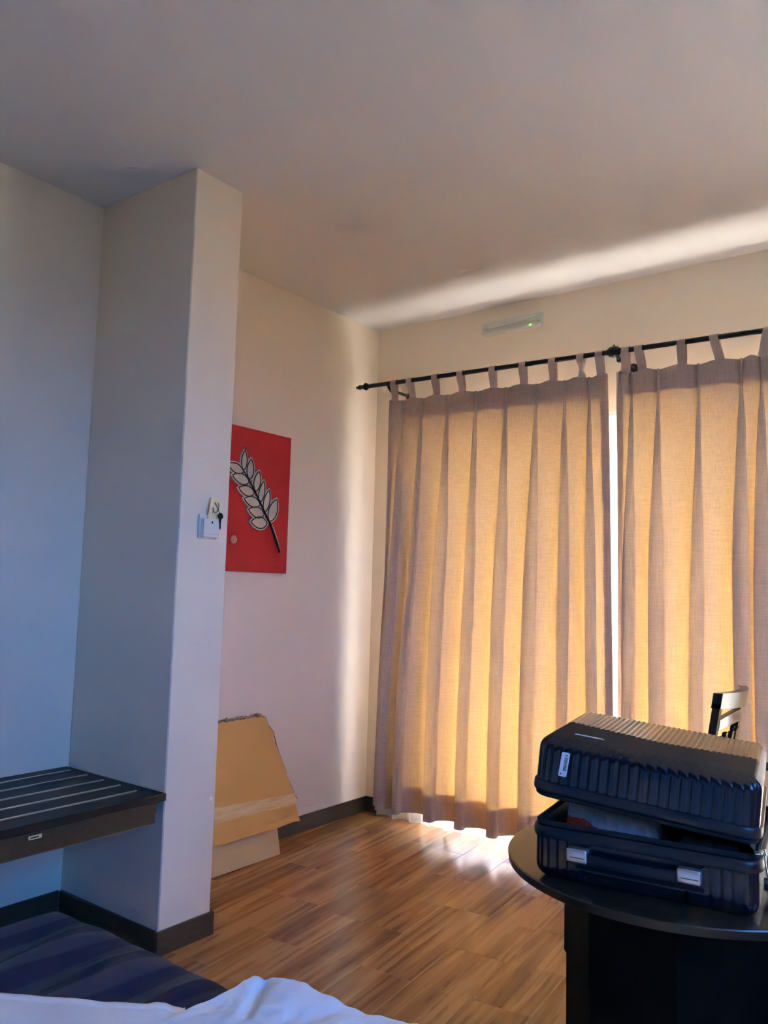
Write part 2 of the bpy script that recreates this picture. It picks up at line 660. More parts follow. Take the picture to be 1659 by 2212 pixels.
full_tile = None
SHIFT = {-3: .25, -2: -.035, -1: .30, 0: 0.0, 1: .29, 2: 0.0, 3: .285, 4: .03}
for i in range(-9, 24):
    sh = SHIFT.get(i, (i % 2) * .3)
    for j in range(-8, 6):
        o = T0 + E1 * (i * TW) + E2 * (j * TL - sh)
        pl = [o + E1 * a + E2 * c for a, c in ((G / 2, G / 2), (TW - G / 2, G / 2), (TW - G / 2, TL - G / 2), (G / 2, TL - G / 2))]
        cl = clip_poly([p.copy() for p in pl], (0.0, RX, RY, .0))
        if not cl:
            continue
        ctr = o + E1 * TW / 2 + E2 * TL / 2
        R = Matrix.Rotation(ANG, 4, 'Z')
        loc = [R.inverted() @ (p - ctr) for p in cl]
        whole = len(cl) == 4 and all((cl[k] - pl[k]).length < 1e-6 for k in range(4))
        if whole and full_tile is not None:
            t = full_tile.copy()
            COL.objects.link(t)
        else:
            t = MB().prism([Vector((p.x, p.y, -.0019)) for p in loc], (0, 0, .0019)).build('tile', M['tile'])
            t.parent = floor_obj
            if whole:
                full_tile = t
        t.location = ctr
        t.rotation_euler = (0, 0, ANG)

# balcony door behind the curtains, and the balcony outside
win = thing('window_1', ((WX0 + WX1) / 2, .1, 0), 'white framed sliding balcony door behind the sheer curtain', None)
tag(win, kind='structure')
fy0, fy1 = .07, .13
b = MB()
b.box((WX0, fy0 - .02, WZ - .07), (WX1, fy1 + .02, WZ), .004)
b.box((WX0, fy0 - .02, -.011), (WX1, fy1 + .02, .015), .004)
b.box((WX0, fy0 - .02, .015), (WX0 + .05, fy1 + .02, WZ - .07), .004)
b.box((WX1 - .05, fy0 - .02, .015), (WX1, fy1 + .02, WZ - .07), .004)
wpart(b, 'window_frame', M['white_metal'], win)
nleaf = 4
lw = (WX1 - WX0 - .1) / nleaf
for k in range(nleaf):
    xa, xb = WX0 + .05 + k * lw, WX0 + .05 + (k + 1) * lw
    yo = .0 if k % 2 else .03
    b = MB()
    for lo, hi in (((xa, 0, .016), (xa + .06, 0, WZ - .07)), ((xb - .06, 0, .016), (xb, 0, WZ - .07)),
                   ((xa + .06, 0, .016), (xb - .06, 0, .065)), ((xa + .06, 0, WZ - .14), (xb - .06, 0, WZ - .07))):
        b.box((lo[0], fy0 + yo, lo[2]), (hi[0], fy0 + yo + .028, hi[2]), .003)
    s = wpart(b, 'sash', M['white_metal'], win)
    g = MB().box((xa + .05, fy0 + yo + .011, .06), (xb - .05, fy0 + yo + .017, WZ - .13))
    wpart(g, 'pane', M['glass'], s)
win2 = thing('window_2', (RX + .1, (RWY0 + RWY1) / 2, RWZ0), 'window in the right wall beside the bed', None)
tag(win2, kind='structure')
b = MB()
ym = (RWY0 + RWY1) / 2
for y0, y1, z0, z1 in ((RWY0, RWY0 + .06, RWZ0, RWZ1), (RWY1 - .06, RWY1, RWZ0, RWZ1), (ym - .03, ym + .03, RWZ0, RWZ1),
                       (RWY0, RWY1, RWZ0, RWZ0 + .06), (RWY0, RWY1, RWZ1 - .06, RWZ1)):
    b.box((RX + .07, y0, z0), (RX + .13, y1, z1))
wpart(b, 'window_frame', M['white_metal'], win2)
for y0, y1 in ((RWY0 + .06, ym - .03), (ym + .03, RWY1 - .06)):
    wpart(MB().box((RX + .097, y0, RWZ0 + .06), (RX + .103, y1, RWZ1 - .06)), 'pane', M['glass'], win2)
portal('portal_right', (RX + .25, ym, (RWZ0 + RWZ1) / 2), (0, math.radians(90), 0), RWZ1 - RWZ0, RWY1 - RWY0)
portal('portal_balcony', ((WX0 + WX1) / 2, .25, WZ / 2), (math.radians(-90), 0, 0), WX1 - WX0, WZ)
struct(MB().box((-1.2, .2, -.16), (5.5, 1.9, -.03)), 'floor_balcony', M['outfloor'])
struct(MB().box((-1.2, 1.8, -.03), (5.5, 1.9, .95)), 'wall_balcony', M['render'])
struct(MB().box((-1.2, .2, 2.75), (5.5, 1.55, 2.95)), 'sun_block_slab', M['render'])  # unseen slab, added to keep direct sun off the sheer

# ---------------------------------------------------------------- curtains and rod
CY = -.165                                     # middle plane of the curtain folds
RODY = -.21


def rod_z(x):
    return 2.318 - .0185 * (x - .113)


rod = thing('curtain_rod', (1.8, RODY, rod_z(1.8)), 'black metal curtain rod with turned finial above the curtains', 'curtain rod')
x0, x1 = .10, 3.6
p0, p1 = Vector((x0, RODY, rod_z(x0))), Vector((x1, RODY, rod_z(x1)))
ax = (p1 - p0).normalized()
wpart(MB().tube([p0, p1], .0115, 16), 'pole', M['rod'], rod, 40)
fin = [(0, .0), (.001, .006), (.005, .0085), (.011, .0085), (.014, .0075), (.017, .011), (.024, .0135), (.031, .0118), (.035, .0085), (.039, .0115),
       (.045, .0125), (.051, .0095), (.054, .0135), (.061, .0185), (.067, .0215), (.072, .0185), (.078, .0165), (.083, .0125), (.09, .0115)]
wpart(MB().lathe(fin, p0 - ax * .084, ax), 'finial', M['rod'], rod, 60)
ball = [(-.034, .0115), (-.03, .0145), (-.022, .0145), (-.019, .018)] + [(.022 * math.cos(a) * -1, .019 + .006 * math.sin(a)) for a in [PI * k / 8 for k in range(1, 8)]] + [(.019, .018), (.022, .0145), (.03, .0145), (.034, .0115)]
pj = Vector((1.487, RODY, rod_z(1.487)))
wpart(MB().lathe(ball, pj, ax), 'joint_ball', M['rod'], rod, 60)
wpart(MB().lathe([(0, .003), (.006, .004), (.01, .001)], pj + Vector((0, 0, .024)), (0, 0, 1), 8), 'joint_screw', M['rod'], rod, 60)
for xb in (.235, 1.500, 3.3):
    zb = rod_z(xb)
    b = MB()
    b.tube([(xb, RODY, zb - .010), (xb, RODY + .012, zb - .024), (xb, RODY + .06, zb - .030), (xb, -.012, zb - .030)], [.0075, .0075, .0075, .009], 12)
    b.lathe([(0, .024), (.004, .026), (.010, .022), (.014, .013), (.03, .010)], (xb, 0, zb - .030), (0, -1, 0), 18)
    b.lathe([(-.012, .006), (-.008, .012), (0, .0145), (.008, .012), (.012, .006)], (xb, RODY + .034, zb - .029), (0, 1, 0), 14)
    wpart(b, 'bracket', M['rod'], rod, 50)


def curtain(label, xt0, xb0, xt1, xb1, pleats, tabs, seed, ns, drift):
    rnd = random.Random(seed)
    root = thing('curtain', ((xt0 + xt1) / 2, CY, .08), label, 'curtain', 'tan tab top curtains on the black rod')
    NT = 84
    npl = len(pleats)
    PP = [rnd.uniform(.80, 1.2) for _ in range(npl)]          # depth of each fold
    PW = [rnd.uniform(.75, 1.25) for _ in range(npl)]         # width of each fold
    PL = [rnd.uniform(-1.0, .8) for _ in range(npl)]          # which way the fold leans
    PV = [rnd.uniform(.6, 1.15) for _ in range(npl + 1)]      # how far the panel between sags back
    dr = list(drift) + [0] * (npl + 1)
    NL, NPN = 30, max(10, int(ns / (npl + 1) - 30))
    # parameter list: ('p', i, f) panel i at fraction f, ('l', i, q) loop of pleat i at q in -1 .. 1
    par = []
    for i in range(npl + 1):
        for k in range(NPN):
            par.append(('p', i, k / NPN))
        if i < npl:
            for k in range(NL):
                par.append(('l', i, -1 + 2 * k / NL))
    par.append(('p', npl, 1.0))

    def neck(i, t):
        sp = .5 * ((pleats[min(i + 1, npl - 1)] - pleats[max(i - 1, 0)]) / max(1, min(i + 1, npl - 1) - max(i - 1, 0)))
        return min(.24 * sp, lerp(.0022, .036, sst(.055, .65, t)) * PW[i])

    def pc(i, t):
        """centre of fold i at height fraction t"""
        X = pleats[i]
        s_ = (X - xt0) / (xt1 - xt0)
        return lerp(lerp(xt0, xb0, t), lerp(xt1, xb1, t), s_) + dr[i] * sst(.06, .95, t)

    def pos(pr, t):
        kind, i, f = pr
        wv = sst(.05, .45, t)
        if kind == 'l':
            n_ = neck(i, t)
            bw = lerp(lerp(.0028, .013, sst(.048, .14, t)), lerp(.021, .013, sst(.5, 1, t)), sst(.14, .5, t)) * PW[i]
            D = lerp(.020, lerp(.030, .052, sst(.2, .9, t)), sst(.05, .3, t)) * PP[i]
            cq_ = max(0.0, math.cos(PI * f / 2)) ** .75
            x = pc(i, t) + n_ * f + bw * math.sin(PI * f) + PL[i] * .020 * wv * cq_
            y = CY - .004 - D * cq_
            if t < .06:                                     # three stitched fingers at the head
                y += .010 * math.exp(-((abs(f) - .42) / .14) ** 2)
        else:
            xa = lerp(xt0, xb0, t) if i == 0 else pc(i - 1, t) + neck(i - 1, t)
            xb_ = lerp(xt1, xb1, t) if i == npl else pc(i, t) - neck(i, t)
            x = lerp(xa, xb_, f)
            sag = math.sin(PI * f)
            if i == 0:
                sag = math.sin(PI * (.45 + .55 * f))
            if i == npl:
                sag = math.sin(PI * .55 * f)
            y = CY - .004 + (.052 * PV[i] * wv * sag if 0 < i < npl else .020 * wv * sag - .03 * wv * (1 - sag if i == 0 else sag))
            if t < .2:
                y -= .010 * sag * (1 - sst(0, .2, t))        # the stiff head bows towards the room
        nz = noise.noise(Vector((x * 5 + seed, t * 2.2, seed * .7)))
        nz2 = noise.noise(Vector((x * 16 + seed, t * 3.5, seed * 1.7)))
        y += (.009 * nz + .004 * nz2) * wv
        # the head dips at the pleats and rises under the tab loops
        kf = interp(x, [p for p in pleats], list(range(npl)))
        zt = rod_z(x) - .088 - .005 * math.cos(2 * PI * kf) + .002 * nz2
        z = lerp(zt, .083 + .004 * nz, t)
        return Vector((x - lerp(.014, .008, t), min(y, -.098), z))
    ts = [0, .012, .024, .036, .046] + [lerp(.052, .952, i / (NT - 1)) for i in range(NT)] + [.958, .972, .986, 1.0]
    rows = [[pos(pr, t) for pr in par] for t in ts]
    npar = len(par)
    fab = wpart(MB().grid(rows), 'fabric', M['curtain'], root, True, fix=False)
    off = Vector((0, .0035, 0))
    hd = wpart(MB().grid([[p + off for p in r] for r in rows[:6]]), 'header_band', M['curtain_band'], root, True, fix=False)
    hm = wpart(MB().grid([[p + off for p in r] for r in rows[-6:]]), 'hem', M['curtain_band'], root, True, fix=False)
    kx = max(4, NPN // 2)
    for sl in (slice(0, kx), slice(npar - kx, npar)):
        wpart(MB().grid([[p + off for p in r[sl]] for r in rows[5:-5]]), 'side_hem', M['curtain_band'], root, True, fix=False)
    for (xa, xr, tw) in tabs:
        za = rod_z(xa) - .0895
        zr = rod_z(xr)
        yb = CY - .013
        hw = .0175
        b = MB()
        path = []
        for q in range(9):
            f = q / 8
            path.append((lerp(xa, xr, f), lerp(yb, RODY - .0145, sst(0, 1, f)), lerp(za, zr, f), 1 - tw * .86 * math.exp(-((f - .42) / .22) ** 2)))
        for q in range(1, 7):
            a = PI * q / 7
            path.append((xr, RODY - .0145 * math.cos(a), zr + .0145 * math.sin(a), 1))
        for q in range(9):
            f = q / 8
            path.append((lerp(xr, xa + .004, f), lerp(RODY + .0145, yb + .006, sst(0, 1, f)), lerp(zr, za - .004, f), 1 - tw * .86 * math.exp(-((f - .58) / .22) ** 2)))
        rws = []
        for (x, y, z, wd) in path:
            tq = (1 - wd) * 1.1
            rws.append([Vector((x + hw * wd * u, y + hw * tq * u * .8, z)) for u in (-1, -.5, 0, .5, 1)])
        wpart(b.grid(rws), 'tab_loop', M['curtain_band'], root, True, fix=False)
    return root


def tabx(lst):
    return [(at(pb_, 850 - .13 * (pb_ - 851), 'y', CY - .013).x, at(pt_, 830 - .145 * (pt_ - 851), 'y', RODY).x, tw) for pb_, pt_, tw in lst]


left_tabs = tabx([(852, 852, 0), (890.5, 885.5, 0), (942, 940.5, 0), (998, 995, 0), (1064.6, 1064.6, 0), (1130, 1130, 0), (1194, 1194, 0), (1256, 1255, 1), (1297, 1295, 0)])
right_tabs = tabx([(1350, 1352, 0), (1386, 1380, 0), (1472, 1473, 0), (1554, 1543, 0), (1646, 1660, 0)]) + [(x, x + .008 * (-1) ** k, 0) for k, x in enumerate((2.28, 2.43, 2.60, 2.77, 2.91))]
curtain('left tan linen curtain covering the glass nearest the room corner', .237, .171, 1.460, 1.489,
        [.322, .45, .61, .778, .946, 1.106, 1.251, 1.374], left_tabs, 3, 560, [-.02, -.055, -.02, -.03, -.03, -.03, -.02, 0])
curtain('right tan linen curtain behind the suitcase and chair', 1.500, 1.485, 2.95, 2.94,
        [1.57, 1.687, 1.856, 2.024, 2.10, 2.22, 2.36, 2.52, 2.69, 2.85], right_tabs, 11, 620, [.0, .01, -.02, .01])

# sheer voile hung from a white track on the door head
sh = thing('sheer_curtain', (1.8, -.05, .0), 'white sheer curtain hanging behind the tan curtains', 'sheer curtain')
rows = []
for j in range(30):
    t = j / 29
    r = []
    for i in range(520):
        x = lerp(lerp(.20, .12, t), 3.70, i / 519)
        a = lerp(.007, .020, t)
        ph = x * 2 * PI / .105 + 1.3 * noise.noise(Vector((x * 2.1, 0, 3.3)))
        y = -.047 - a * math.sin(ph) - .006 * t * math.sin(2.3 * ph + 1)
        xx = x + .010 * t * math.cos(ph) + .01 * t * noise.noise(Vector((x * 3, t * 2, 1)))
        r.append(Vector((xx, y, lerp(2.036, .012 + .006 * noise.noise(Vector((x * 7, 0, 0))), t))))
    rows.append(r)
wpart(MB().grid(rows), 'fabric', M['sheer'], sh, True, fix=False)
wpart(MB().box((.20, -.062, 2.036), (3.72, -.030, 2.062), .003), 'track', M['white_metal'], sh)

# ---------------------------------------------------------------- emergency light
em = thing('emergency_light', (.87, -.02, 2.583), 'clear emergency light box on the wall above the curtain rod', 'emergency light')
ex0, ex1, ez0, ez1 = .700, 1.047, 2.545, 2.622
wpart(MB().box((ex0, -.010, ez0), (ex1, 0, ez1), .003), 'back_plate', M['white_plastic'], em)
wpart(MB().box((ex0 + .01, -.030, ez0 + .004), (ex1 - .01, -.010, ez0 + .022), .003), 'battery_tray', M['white_plastic'], em)
b = MB()
cx0, cx1, cz0, cz1, cyf = ex0 + .006, ex1 - .006, ez0 + .003, ez1 - .003, -.046
outer = [(cx0, -.010, cz0), (cx1, -.010, cz0), (cx1, -.010, cz1), (cx0, -.010, cz1)]
inner = [(cx0 + .006, cyf, cz0 + .003), (cx1 - .006, cyf, cz0 + .003), (cx1 - .006, cyf, cz1 - .012), (cx0 + .006, cyf, cz1 - .012)]
b.add(outer + inner, [(4, 5, 6, 7), (0, 1, 5, 4), (1, 2, 6, 5), (2, 3, 7, 6), (3, 0, 4, 7)])
wpart(b, 'clear_cover', M['clear_cover'], em)
tz = 2.590
wpart(MB().tube([(ex0 + .026, -.026, tz), (ex1 - .026, -.026, tz)], .0068, 14), 'fluorescent_tube', M['white_plastic'], em, 40)
for x in (ex0 + .018, ex1 - .026):
    wpart(MB().box((x, -.034, tz - .013), (x + .008, -.010, tz + .012), .002), 'tube_holder', M['white_plastic'], em)
wpart(MB().lathe([(0, .0035), (.004, .0035), (.006, .001)], (.985, -.030, ez0 + .014), (0, -1, 0), 10), 'status_led', M['led'], em)

# ---------------------------------------------------------------- red relief painting
pt = thing('wall_art', (0, -1.02, 1.275), 'red panel with cream and black leaf branch on left wall', 'wall art')
PX = .024
PY0, PY1, PZ0, PZ1 = -1.32, -.721, 1.276, 1.950
wpart(MB().box((.001, PY0, PZ0), (PX, PY1, PZ1), .002), 'panel', M['red'], pt)


def cpx(x, y, X=PX):
    return at(400 + x / 5.266, 880 + y / 5.266, 'x', X)


def leaf_outline(base, tip, width, n=13, grow=0.0):
    base, tip = Vector(base), Vector(tip)
    d = tip - base
    Ln = d.length
    d.normalize()
    sd = Vector((1, 0, 0)).cross(d)
    pts = []
    for side in (1, -1):
        rng = range(n) if side == 1 else range(n - 1, -1, -1)
        for k in rng:
            u = k / (n - 1)
            wd = width / 2 * (math.sin(PI * u ** .85)) ** .8 if 0 < u < 1 else 0
            uu = u * (Ln + 2 * grow) - grow
            pts.append(base + d * uu + sd * side * (wd + grow * math.sin(PI * max(.02, min(.98, u))) ** .5))
    out = [pts[0]]
    for p in pts[1:]:
        if (p - out[-1]).length > 1e-5:
            out.append(p)
    if (out[0] - out[-1]).length < 1e-5:
        out.pop()
    return out


stem_c = [(1055, 1650), (1010, 1500), (940, 1310), (885, 1200), (835, 1085), (778, 965), (715, 845), (650, 730), (655, 660), (676, 455)]
leaves = [((656, 715), (672, 490), 66), ((722, 820), (742, 588), 82), ((790, 955), (832, 728), 80), ((838, 1082), (886, 838), 70), ((890, 1192), (944, 942), 76),
          ((946, 1298), (1030, 1046), 106), ((650, 737), (470, 640), 92), ((712, 852), (525, 770), 100), ((772, 978), (594, 915), 98), ((836, 1108), (655, 1036), 100),
          ((882, 1222), (704, 1162), 106), ((916, 1322), (732, 1300), 116)]
for i, (ba, ti, wd) in enumerate(leaves):
    wm = (cpx(0, 1000) - cpx(wd, 1000)).length if i < 6 else (cpx(800, 1000) - cpx(800, 1000 + wd)).length
    if i < 6:
        wm *= 1.12
    else:
        wm *= 1.15
    B3, T3 = cpx(*ba), cpx(*ti)
    ol = leaf_outline(B3, T3, wm, grow=.009)
    lf = wpart(MB().prism([p + Vector((.0002, 0, 0)) for p in ol], (.005 + .0004 * i, 0, 0)), 'leaf', M['cream_leaf'], pt)
    li = leaf_outline(B3, T3, wm, grow=0)
    li.append(li[0])
    X2 = Vector((.0062 + .0004 * i, 0, 0))
    wpart(MB().tube([p + X2 for p in li], .0027, 6), 'leaf_outline', M['black_line'], lf, True)
sp = [cpx(*p) + Vector((.012, 0, 0)) for p in stem_c[:8]]
wpart(MB().tube(sp, [.0058, .0056, .0052, .0046, .0042, .004, .0036, .0028], 8).tube([cpx(672, 492) + Vector((.009, 0, 0)), cpx(676, 452) + Vector((.006, 0, 0))], .0018, 6), 'stem', M['black_line'], pt, True)
hl = [cpx(960, 1330) + Vector((.017, 0, 0)), cpx(1012, 1490) + Vector((.0175, 0, 0)), cpx(1050, 1610) + Vector((.0165, 0, 0))]  # cream tube stands in for the highlight on the black stem
tag(wpart(MB().tube(hl, [.0022, .0028, .0018], 8), 'stem_highlight', M['cream_leaf'], pt, True), 'cream ridge modelling the highlight along the stem')
sc = cpx(553, 1502)
st = MB().lathe([(0, .019), (.0012, .019), (.0022, .0165), (.0022, .012), (.0012, .0115), (.0012, .005), (.002, .004), (.002, .001)], sc, (1, 0, 0), 24)
tag(wpart(st, 'round_sticker', noise_mat('pink_brown_sticker', (.62, .36, .28), (.34, .22, .13), 55, .45), pt, 40), 'small round pink and brown sticker')

# ---------------------------------------------------------------- key card switch, card and key on the partition
SX = XP
sw = thing('key_card_switch', (SX, -1.704, 1.413), 'white square key card switch on the end of the partition wall', 'switch')
wpart(MB().box((SX, -1.747, 1.372), (SX + .010, -1.661, 1.458), .003, seg=2), 'back_plate', M['white_plastic'], sw, 40)
b = MB()
b.box((SX + .010, -1.741, 1.377), (SX + .028, -1.667, 1.389), .002)
b.box((SX + .022, -1.741, 1.389), (SX + .028, -1.667, 1.442), .0015)
b.box((SX + .010, -1.741, 1.389), (SX + .022, -1.732, 1.442), .0015)
b.box((SX + .010, -1.676, 1.389), (SX + .022, -1.667, 1.442), .0015)
wpart(b, 'card_pocket', M['white_plastic'], sw)
wpart(MB().lathe([(0, .0042), (.0006, .0036)], (SX + .028, -1.7035, 1.4305), (1, 0, 0), 12), 'finger_notch', M['black'], sw)
kc = thing('key_card', (SX + .017, -1.70, 1.392), 'tilted yellow key card standing in the white wall switch', 'key card')
xf = Matrix.Translation(Vector((SX + .017, -1.698, 1.392))) @ Matrix.Rotation(math.radians(-9), 4, 'X')
b = MB()
hw, hh, r = .0265, .128, .005
poly = []
for (cy_, cz_, a0) in ((hw - r, hh - r, 0), (-hw + r, hh - r, 90), (-hw + r, r, 180), (hw - r, r, 270)):
    for q in range(4):
        a = math.radians(a0 + q * 30)
        poly.append(xf @ Vector((0, cy_ + r * math.cos(a), cz_ + r * math.sin(a))))
b.prism(poly, (.0014, 0, 0))
wpart(b, 'card', M['gold_card'], kc)
# small printed mark on the card
b = MB()
mk = [xf @ Vector((.0016, -.010 + .0045 * math.cos(math.radians(a)), .090 + .0045 * math.sin(math.radians(a)))) for a in range(190, 361, 17)]
b.tube(mk, .0009, 5)
b.tube([xf @ Vector((.0016, -.010, .083)), xf @ Vector((.0016, -.0105, .070))], .0009, 5)
tag(wpart(b, 'printed_mark', mat('grey_brown_print', (.30, .25, .19), .4), kc), 'small brown emblem printed on the card')
kr = thing('room_key', (SX + .026, -1.672, 1.46), 'black headed key hanging by a ring from the yellow card', 'key')
ringc = xf @ Vector((.002, .012, .108))
b = MB()
ring = []
for q in range(25):
    a = 2 * PI * q / 24
    ring.append(Vector((SX + .0205 + .0055 * math.cos(a), -1.6835 + .0125 * math.sin(a + .0), 1.487 - .020 * math.cos(a + .55))))
wpart(b.tube(ring, .0011, 6), 'key_ring', M['rod'], kr, True)
ky, kz = -1.6705, 1.4555
b = MB()
head = [Vector((SX + .030, ky + .0125 * math.cos(math.radians(a)), kz + .0125 * math.sin(math.radians(a)))) for a in range(22, 382, 45)]
b.prism(head, (.0022, 0, 0))
b.box((SX + .0304, ky - .0055, kz - .021), (SX + .0318, ky + .0045, kz - .011), .0003)
wpart(b, 'key_head', M['key'], kr)
b = MB()
bl = [(-.0035, -.021), (.0035, -.021), (.0035, -.043), (.001, -.048), (-.002, -.0455), (-.0012, -.043), (-.0035, -.040), (-.0018, -.036), (-.0035, -.033), (-.0018, -.029), (-.0035, -.026)]
b.prism([Vector((SX + .0305, ky + p, kz + q)) for p, q in bl], (.0012, 0, 0))
wpart(b, 'key_blade', M['key'], kr)
b = MB()
cord = [Vector((SX + .0215, -1.691, 1.503)), Vector((SX + .026, -1.687, 1.493)), Vector((SX + .029, -1.682, 1.480)), Vector((SX + .031, -1.675, 1.468)), Vector((SX + .031, ky - .001, kz + .007))]
wpart(b.tube(cord, .0013, 6), 'key_cord', M['black_line'], kr, True)

# ---------------------------------------------------------------- luggage bench in the niche
BX, BZ = .586, .522
be = thing('luggage_bench', (.29, -2.5, .43), 'dark wooden wall bench with five metal strips in the niche', 'luggage bench')
wpart(MB().box((.002, -3.3, BZ - .024), (BX, YN - .008, BZ), .002), 'top', M['dark_wood'], be)
wpart(MB().box((.545, -3.3, .428), (.567, YN - .034, BZ - .024), .001), 'front_board', M['apron_wood'], be)
wpart(MB().box((.03, YN - .034, .45), (.545, YN - .014, BZ - .024), .001), 'support_rail', M['dark_wood'], be)
wpart(MB().box((.549, -3.3, .4262), (.566, YN - .04, .4280)), 'edge_band', mat('worn_pale_edge', (.22, .16, .10), .6), be)
for (px, py, y0px) in ((152, 1664.6, 1693), (187, 1674, 1711.6), (220.6, 1685, 1731.6), (256.8, 1696, 1752.6), (294, 1709, 1774.3)):
    e = at(px, py, 'z', BZ)
    s0 = at(0, y0px, 'z', BZ)
    xs = (e.x + s0.x) / 2
    wpart(MB().box((xs - .0032, -3.2, BZ - .001), (xs + .0032, e.y, BZ + .004), .0012), 'metal_strip', M['strip'], be)
c0 = at(60, 1812, 'x', .567)
c1 = at(90, 1804, 'x', .567)
zc = (c0.z + c1.z) / 2
b = MB()
b.box((.567, c0.y, zc - .0062), (.5695, c1.y, zc + .0062), .001)
lbp = wpart(b, 'name_plate', M['silver'], be)
wpart(MB().box((.5695, c0.y + .006, zc - .0022), (.5698, c1.y - .010, zc + .0018)), 'plate_line', M['black'], lbp)

# ---------------------------------------------------------------- cardboard against the left wall
cb2 = thing('cardboard_sheet', (.1, -1.15, 0), 'greyish lower cardboard sheet standing on the floor behind the taped sheet', 'cardboard')


def lean(y, h, off):
    """a point on the leaning plane: h measured up the slope"""
    x0_, top = .165, .62
    ln = math.hypot(x0_ - .02, top)
    return Vector((lerp(x0_, .02, h / ln), y, lerp(.001, top, h / ln))) + Vector((top, 0, x0_ - .02)).normalized() * off


b = MB()
b.prism([lean(-1.52, 0, 0), lean(-.842, 0, 0), lean(-.836, .30, 0), lean(-1.52, .30, 0)], Vector((.0045, 0, .001)))
wpart(b, 'sheet', M['card2'], cb2)
cb = thing('cardboard_sheet', (.1, -1.1, .15), 'torn yellow brown cardboard sheet with packing tape leaning on left wall', 'cardboard')


def cpt(px, py, off=.016):
    """pixel to the leaning plane of the front sheet"""
    n = Vector((.60, 0, .145)).normalized()
    p = lean(-1, .2, off)
    d = AX_F + AX_R * ((px - IW / 2) / FPX) + AX_U * ((IH / 2 - py) / FPX)
    return CAM + d * ((p - CAM).dot(n) / d.dot(n))


nrm = Vector((.60, 0, .145)).normalized()


def cq(x, y, off=.016):
    return cpt(420 + x / 3.456, 1480 + y / 3.456, off)


rag = random.Random(5)
edge = [(525, 228), (540, 262), (560, 318), (585, 345), (595, 375), (588, 395), (612, 450), (632, 505), (655, 560), (680, 630), (700, 690), (722, 745), (745, 805), (765, 850),
        (756, 880), (768, 930), (778, 975), (788, 1012), (735, 1022)]
bottom = [(620, 1068), (520, 1100), (400, 1135), (260, 1180), (120, 1222), (-40, 1272)]
left = [(-60, 900), (-20, 500), (60, 292)]
top = [(120, 286), (175, 280), (300, 268), (400, 252), (480, 243)]
outline = [cq(*p) for p in edge + bottom + left + top]
ctrp = sum(outline, Vector()) / len(outline)
b = MB()
n = len(outline)
th = nrm * -.005
vs = outline + [p + th for p in outline] + [ctrp, ctrp + th]
fs = []
for i in range(n):
    j = (i + 1) % n
    fs += [(i, j, 2 * n), (n + j, n + i, 2 * n + 1), (i, n + i, n + j, j)]
b.add(vs, fs)
wpart(b, 'sheet', M['card'], cb)
# torn corrugated rim along the top and right edge
b = MB()
tp = [(60, 280), (120, 272), (178, 265), (235, 256), (300, 243), (360, 236), (415, 226), (470, 216), (490, 222), (522, 229)]
pts = []
for i in range(len(tp) - 1):
    for q in range(5):
        f = q / 5
        pts.append(cq(lerp(tp[i][0], tp[i + 1][0], f), lerp(tp[i][1], tp[i + 1][1], f) + 9 + rag.uniform(-7, 5), .012 + rag.uniform(-.003, .004)))
b.tube(pts, [.006 + rag.uniform(-.002, .004) for _ in pts], 7, flat=.8)
for (x, y) in ((225, 238), (240, 240), (345, 232), (415, 212), (460, 206), (478, 205), (488, 215)):
    q0 = cq(x, y + 28, .010)
    b.tube([q0, q0 + Vector((.002, rag.uniform(-.006, .006), .008)), q0 + Vector((.006, rag.uniform(-.01, .01), .013 + rag.uniform(0, .006)))], [.004, .003, .0012], 5)
wpart(b, 'torn_top_edge', M['torn'], cb, True)
b = MB()
rp = [(700, 692), (712, 735), (735, 785), (750, 825), (772, 850)]
b.tube([cq(*p, .0135) for p in rp], [.002, .0035, .003, .0042, .002], 6)
rp = [(530, 236), (552, 300), (588, 352), (596, 376), (614, 455), (634, 508), (690, 660)]
b.tube([cq(*p, .0135) for p in rp], [.002, .003, .0042, .003, .003, .0025, .002], 6)
wpart(b, 'torn_side_edge', M['torn'], cb, True)
# clear packing tape, wrinkled
rows = []
for i in range(41):
    u = i / 40
    xa = lerp(-40, 752, u)
    ya = lerp(960, 806, u) + 3 * math.sin(u * 40)
    yb_ = lerp(1082, 886, u) + 3 * math.sin(u * 33 + 1)
    r = []
    for k in range(9):
        v = k / 8
        o_ = .0168 + .0014 * abs(noise.noise(Vector((u * 7, v * 5, 2.0)))) + .0012 * (abs(u - .83) < .02)
        r.append(cq(xa + 6 * v, lerp(ya, yb_, v), o_))
    rows.append(r)
tag(wpart(MB().grid(rows), 'packing_tape', M['tape'], cb, True, fix=False), 'shiny wrinkled clear packing tape')
wpart(MB().prism([cq(*p, .0164) for p in ((122, 1205), (400, 1118), (620, 1052), (620, 1066), (400, 1133), (122, 1220))], nrm * .0012), 'fold_edge', M['card'], cb)

# ---------------------------------------------------------------- round table
TC, TR, TZ = Vector((2.193, -1.688, 0)), .375, .62
tb = thing('round_table', TC, 'round dark brown table on a panelled drum base under the suitcase', 'table')
prof = [(0, .02), (0, TR - .004), (.002, TR - .001), (.017, TR), (.0195, TR - .0015), (.0205, TR - .005), (.0205, .02)]
wpart(MB().lathe(prof, TC + Vector((0, 0, TZ - .0205)), (0, 0, 1), 96), 'table_top', M['table_wood'], tb, 30)
va = math.atan2(1.914, -.585)
a0 = va + PI / 2


def drum(R, z0, z1):
    b = MB()
    pl = [Vector((TC.x + R * math.cos(a0 + k * PI / 4), TC.y + R * math.sin(a0 + k * PI / 4), z0)) for k in range(8)]
    return b.prism(pl, (0, 0, z1 - z0))


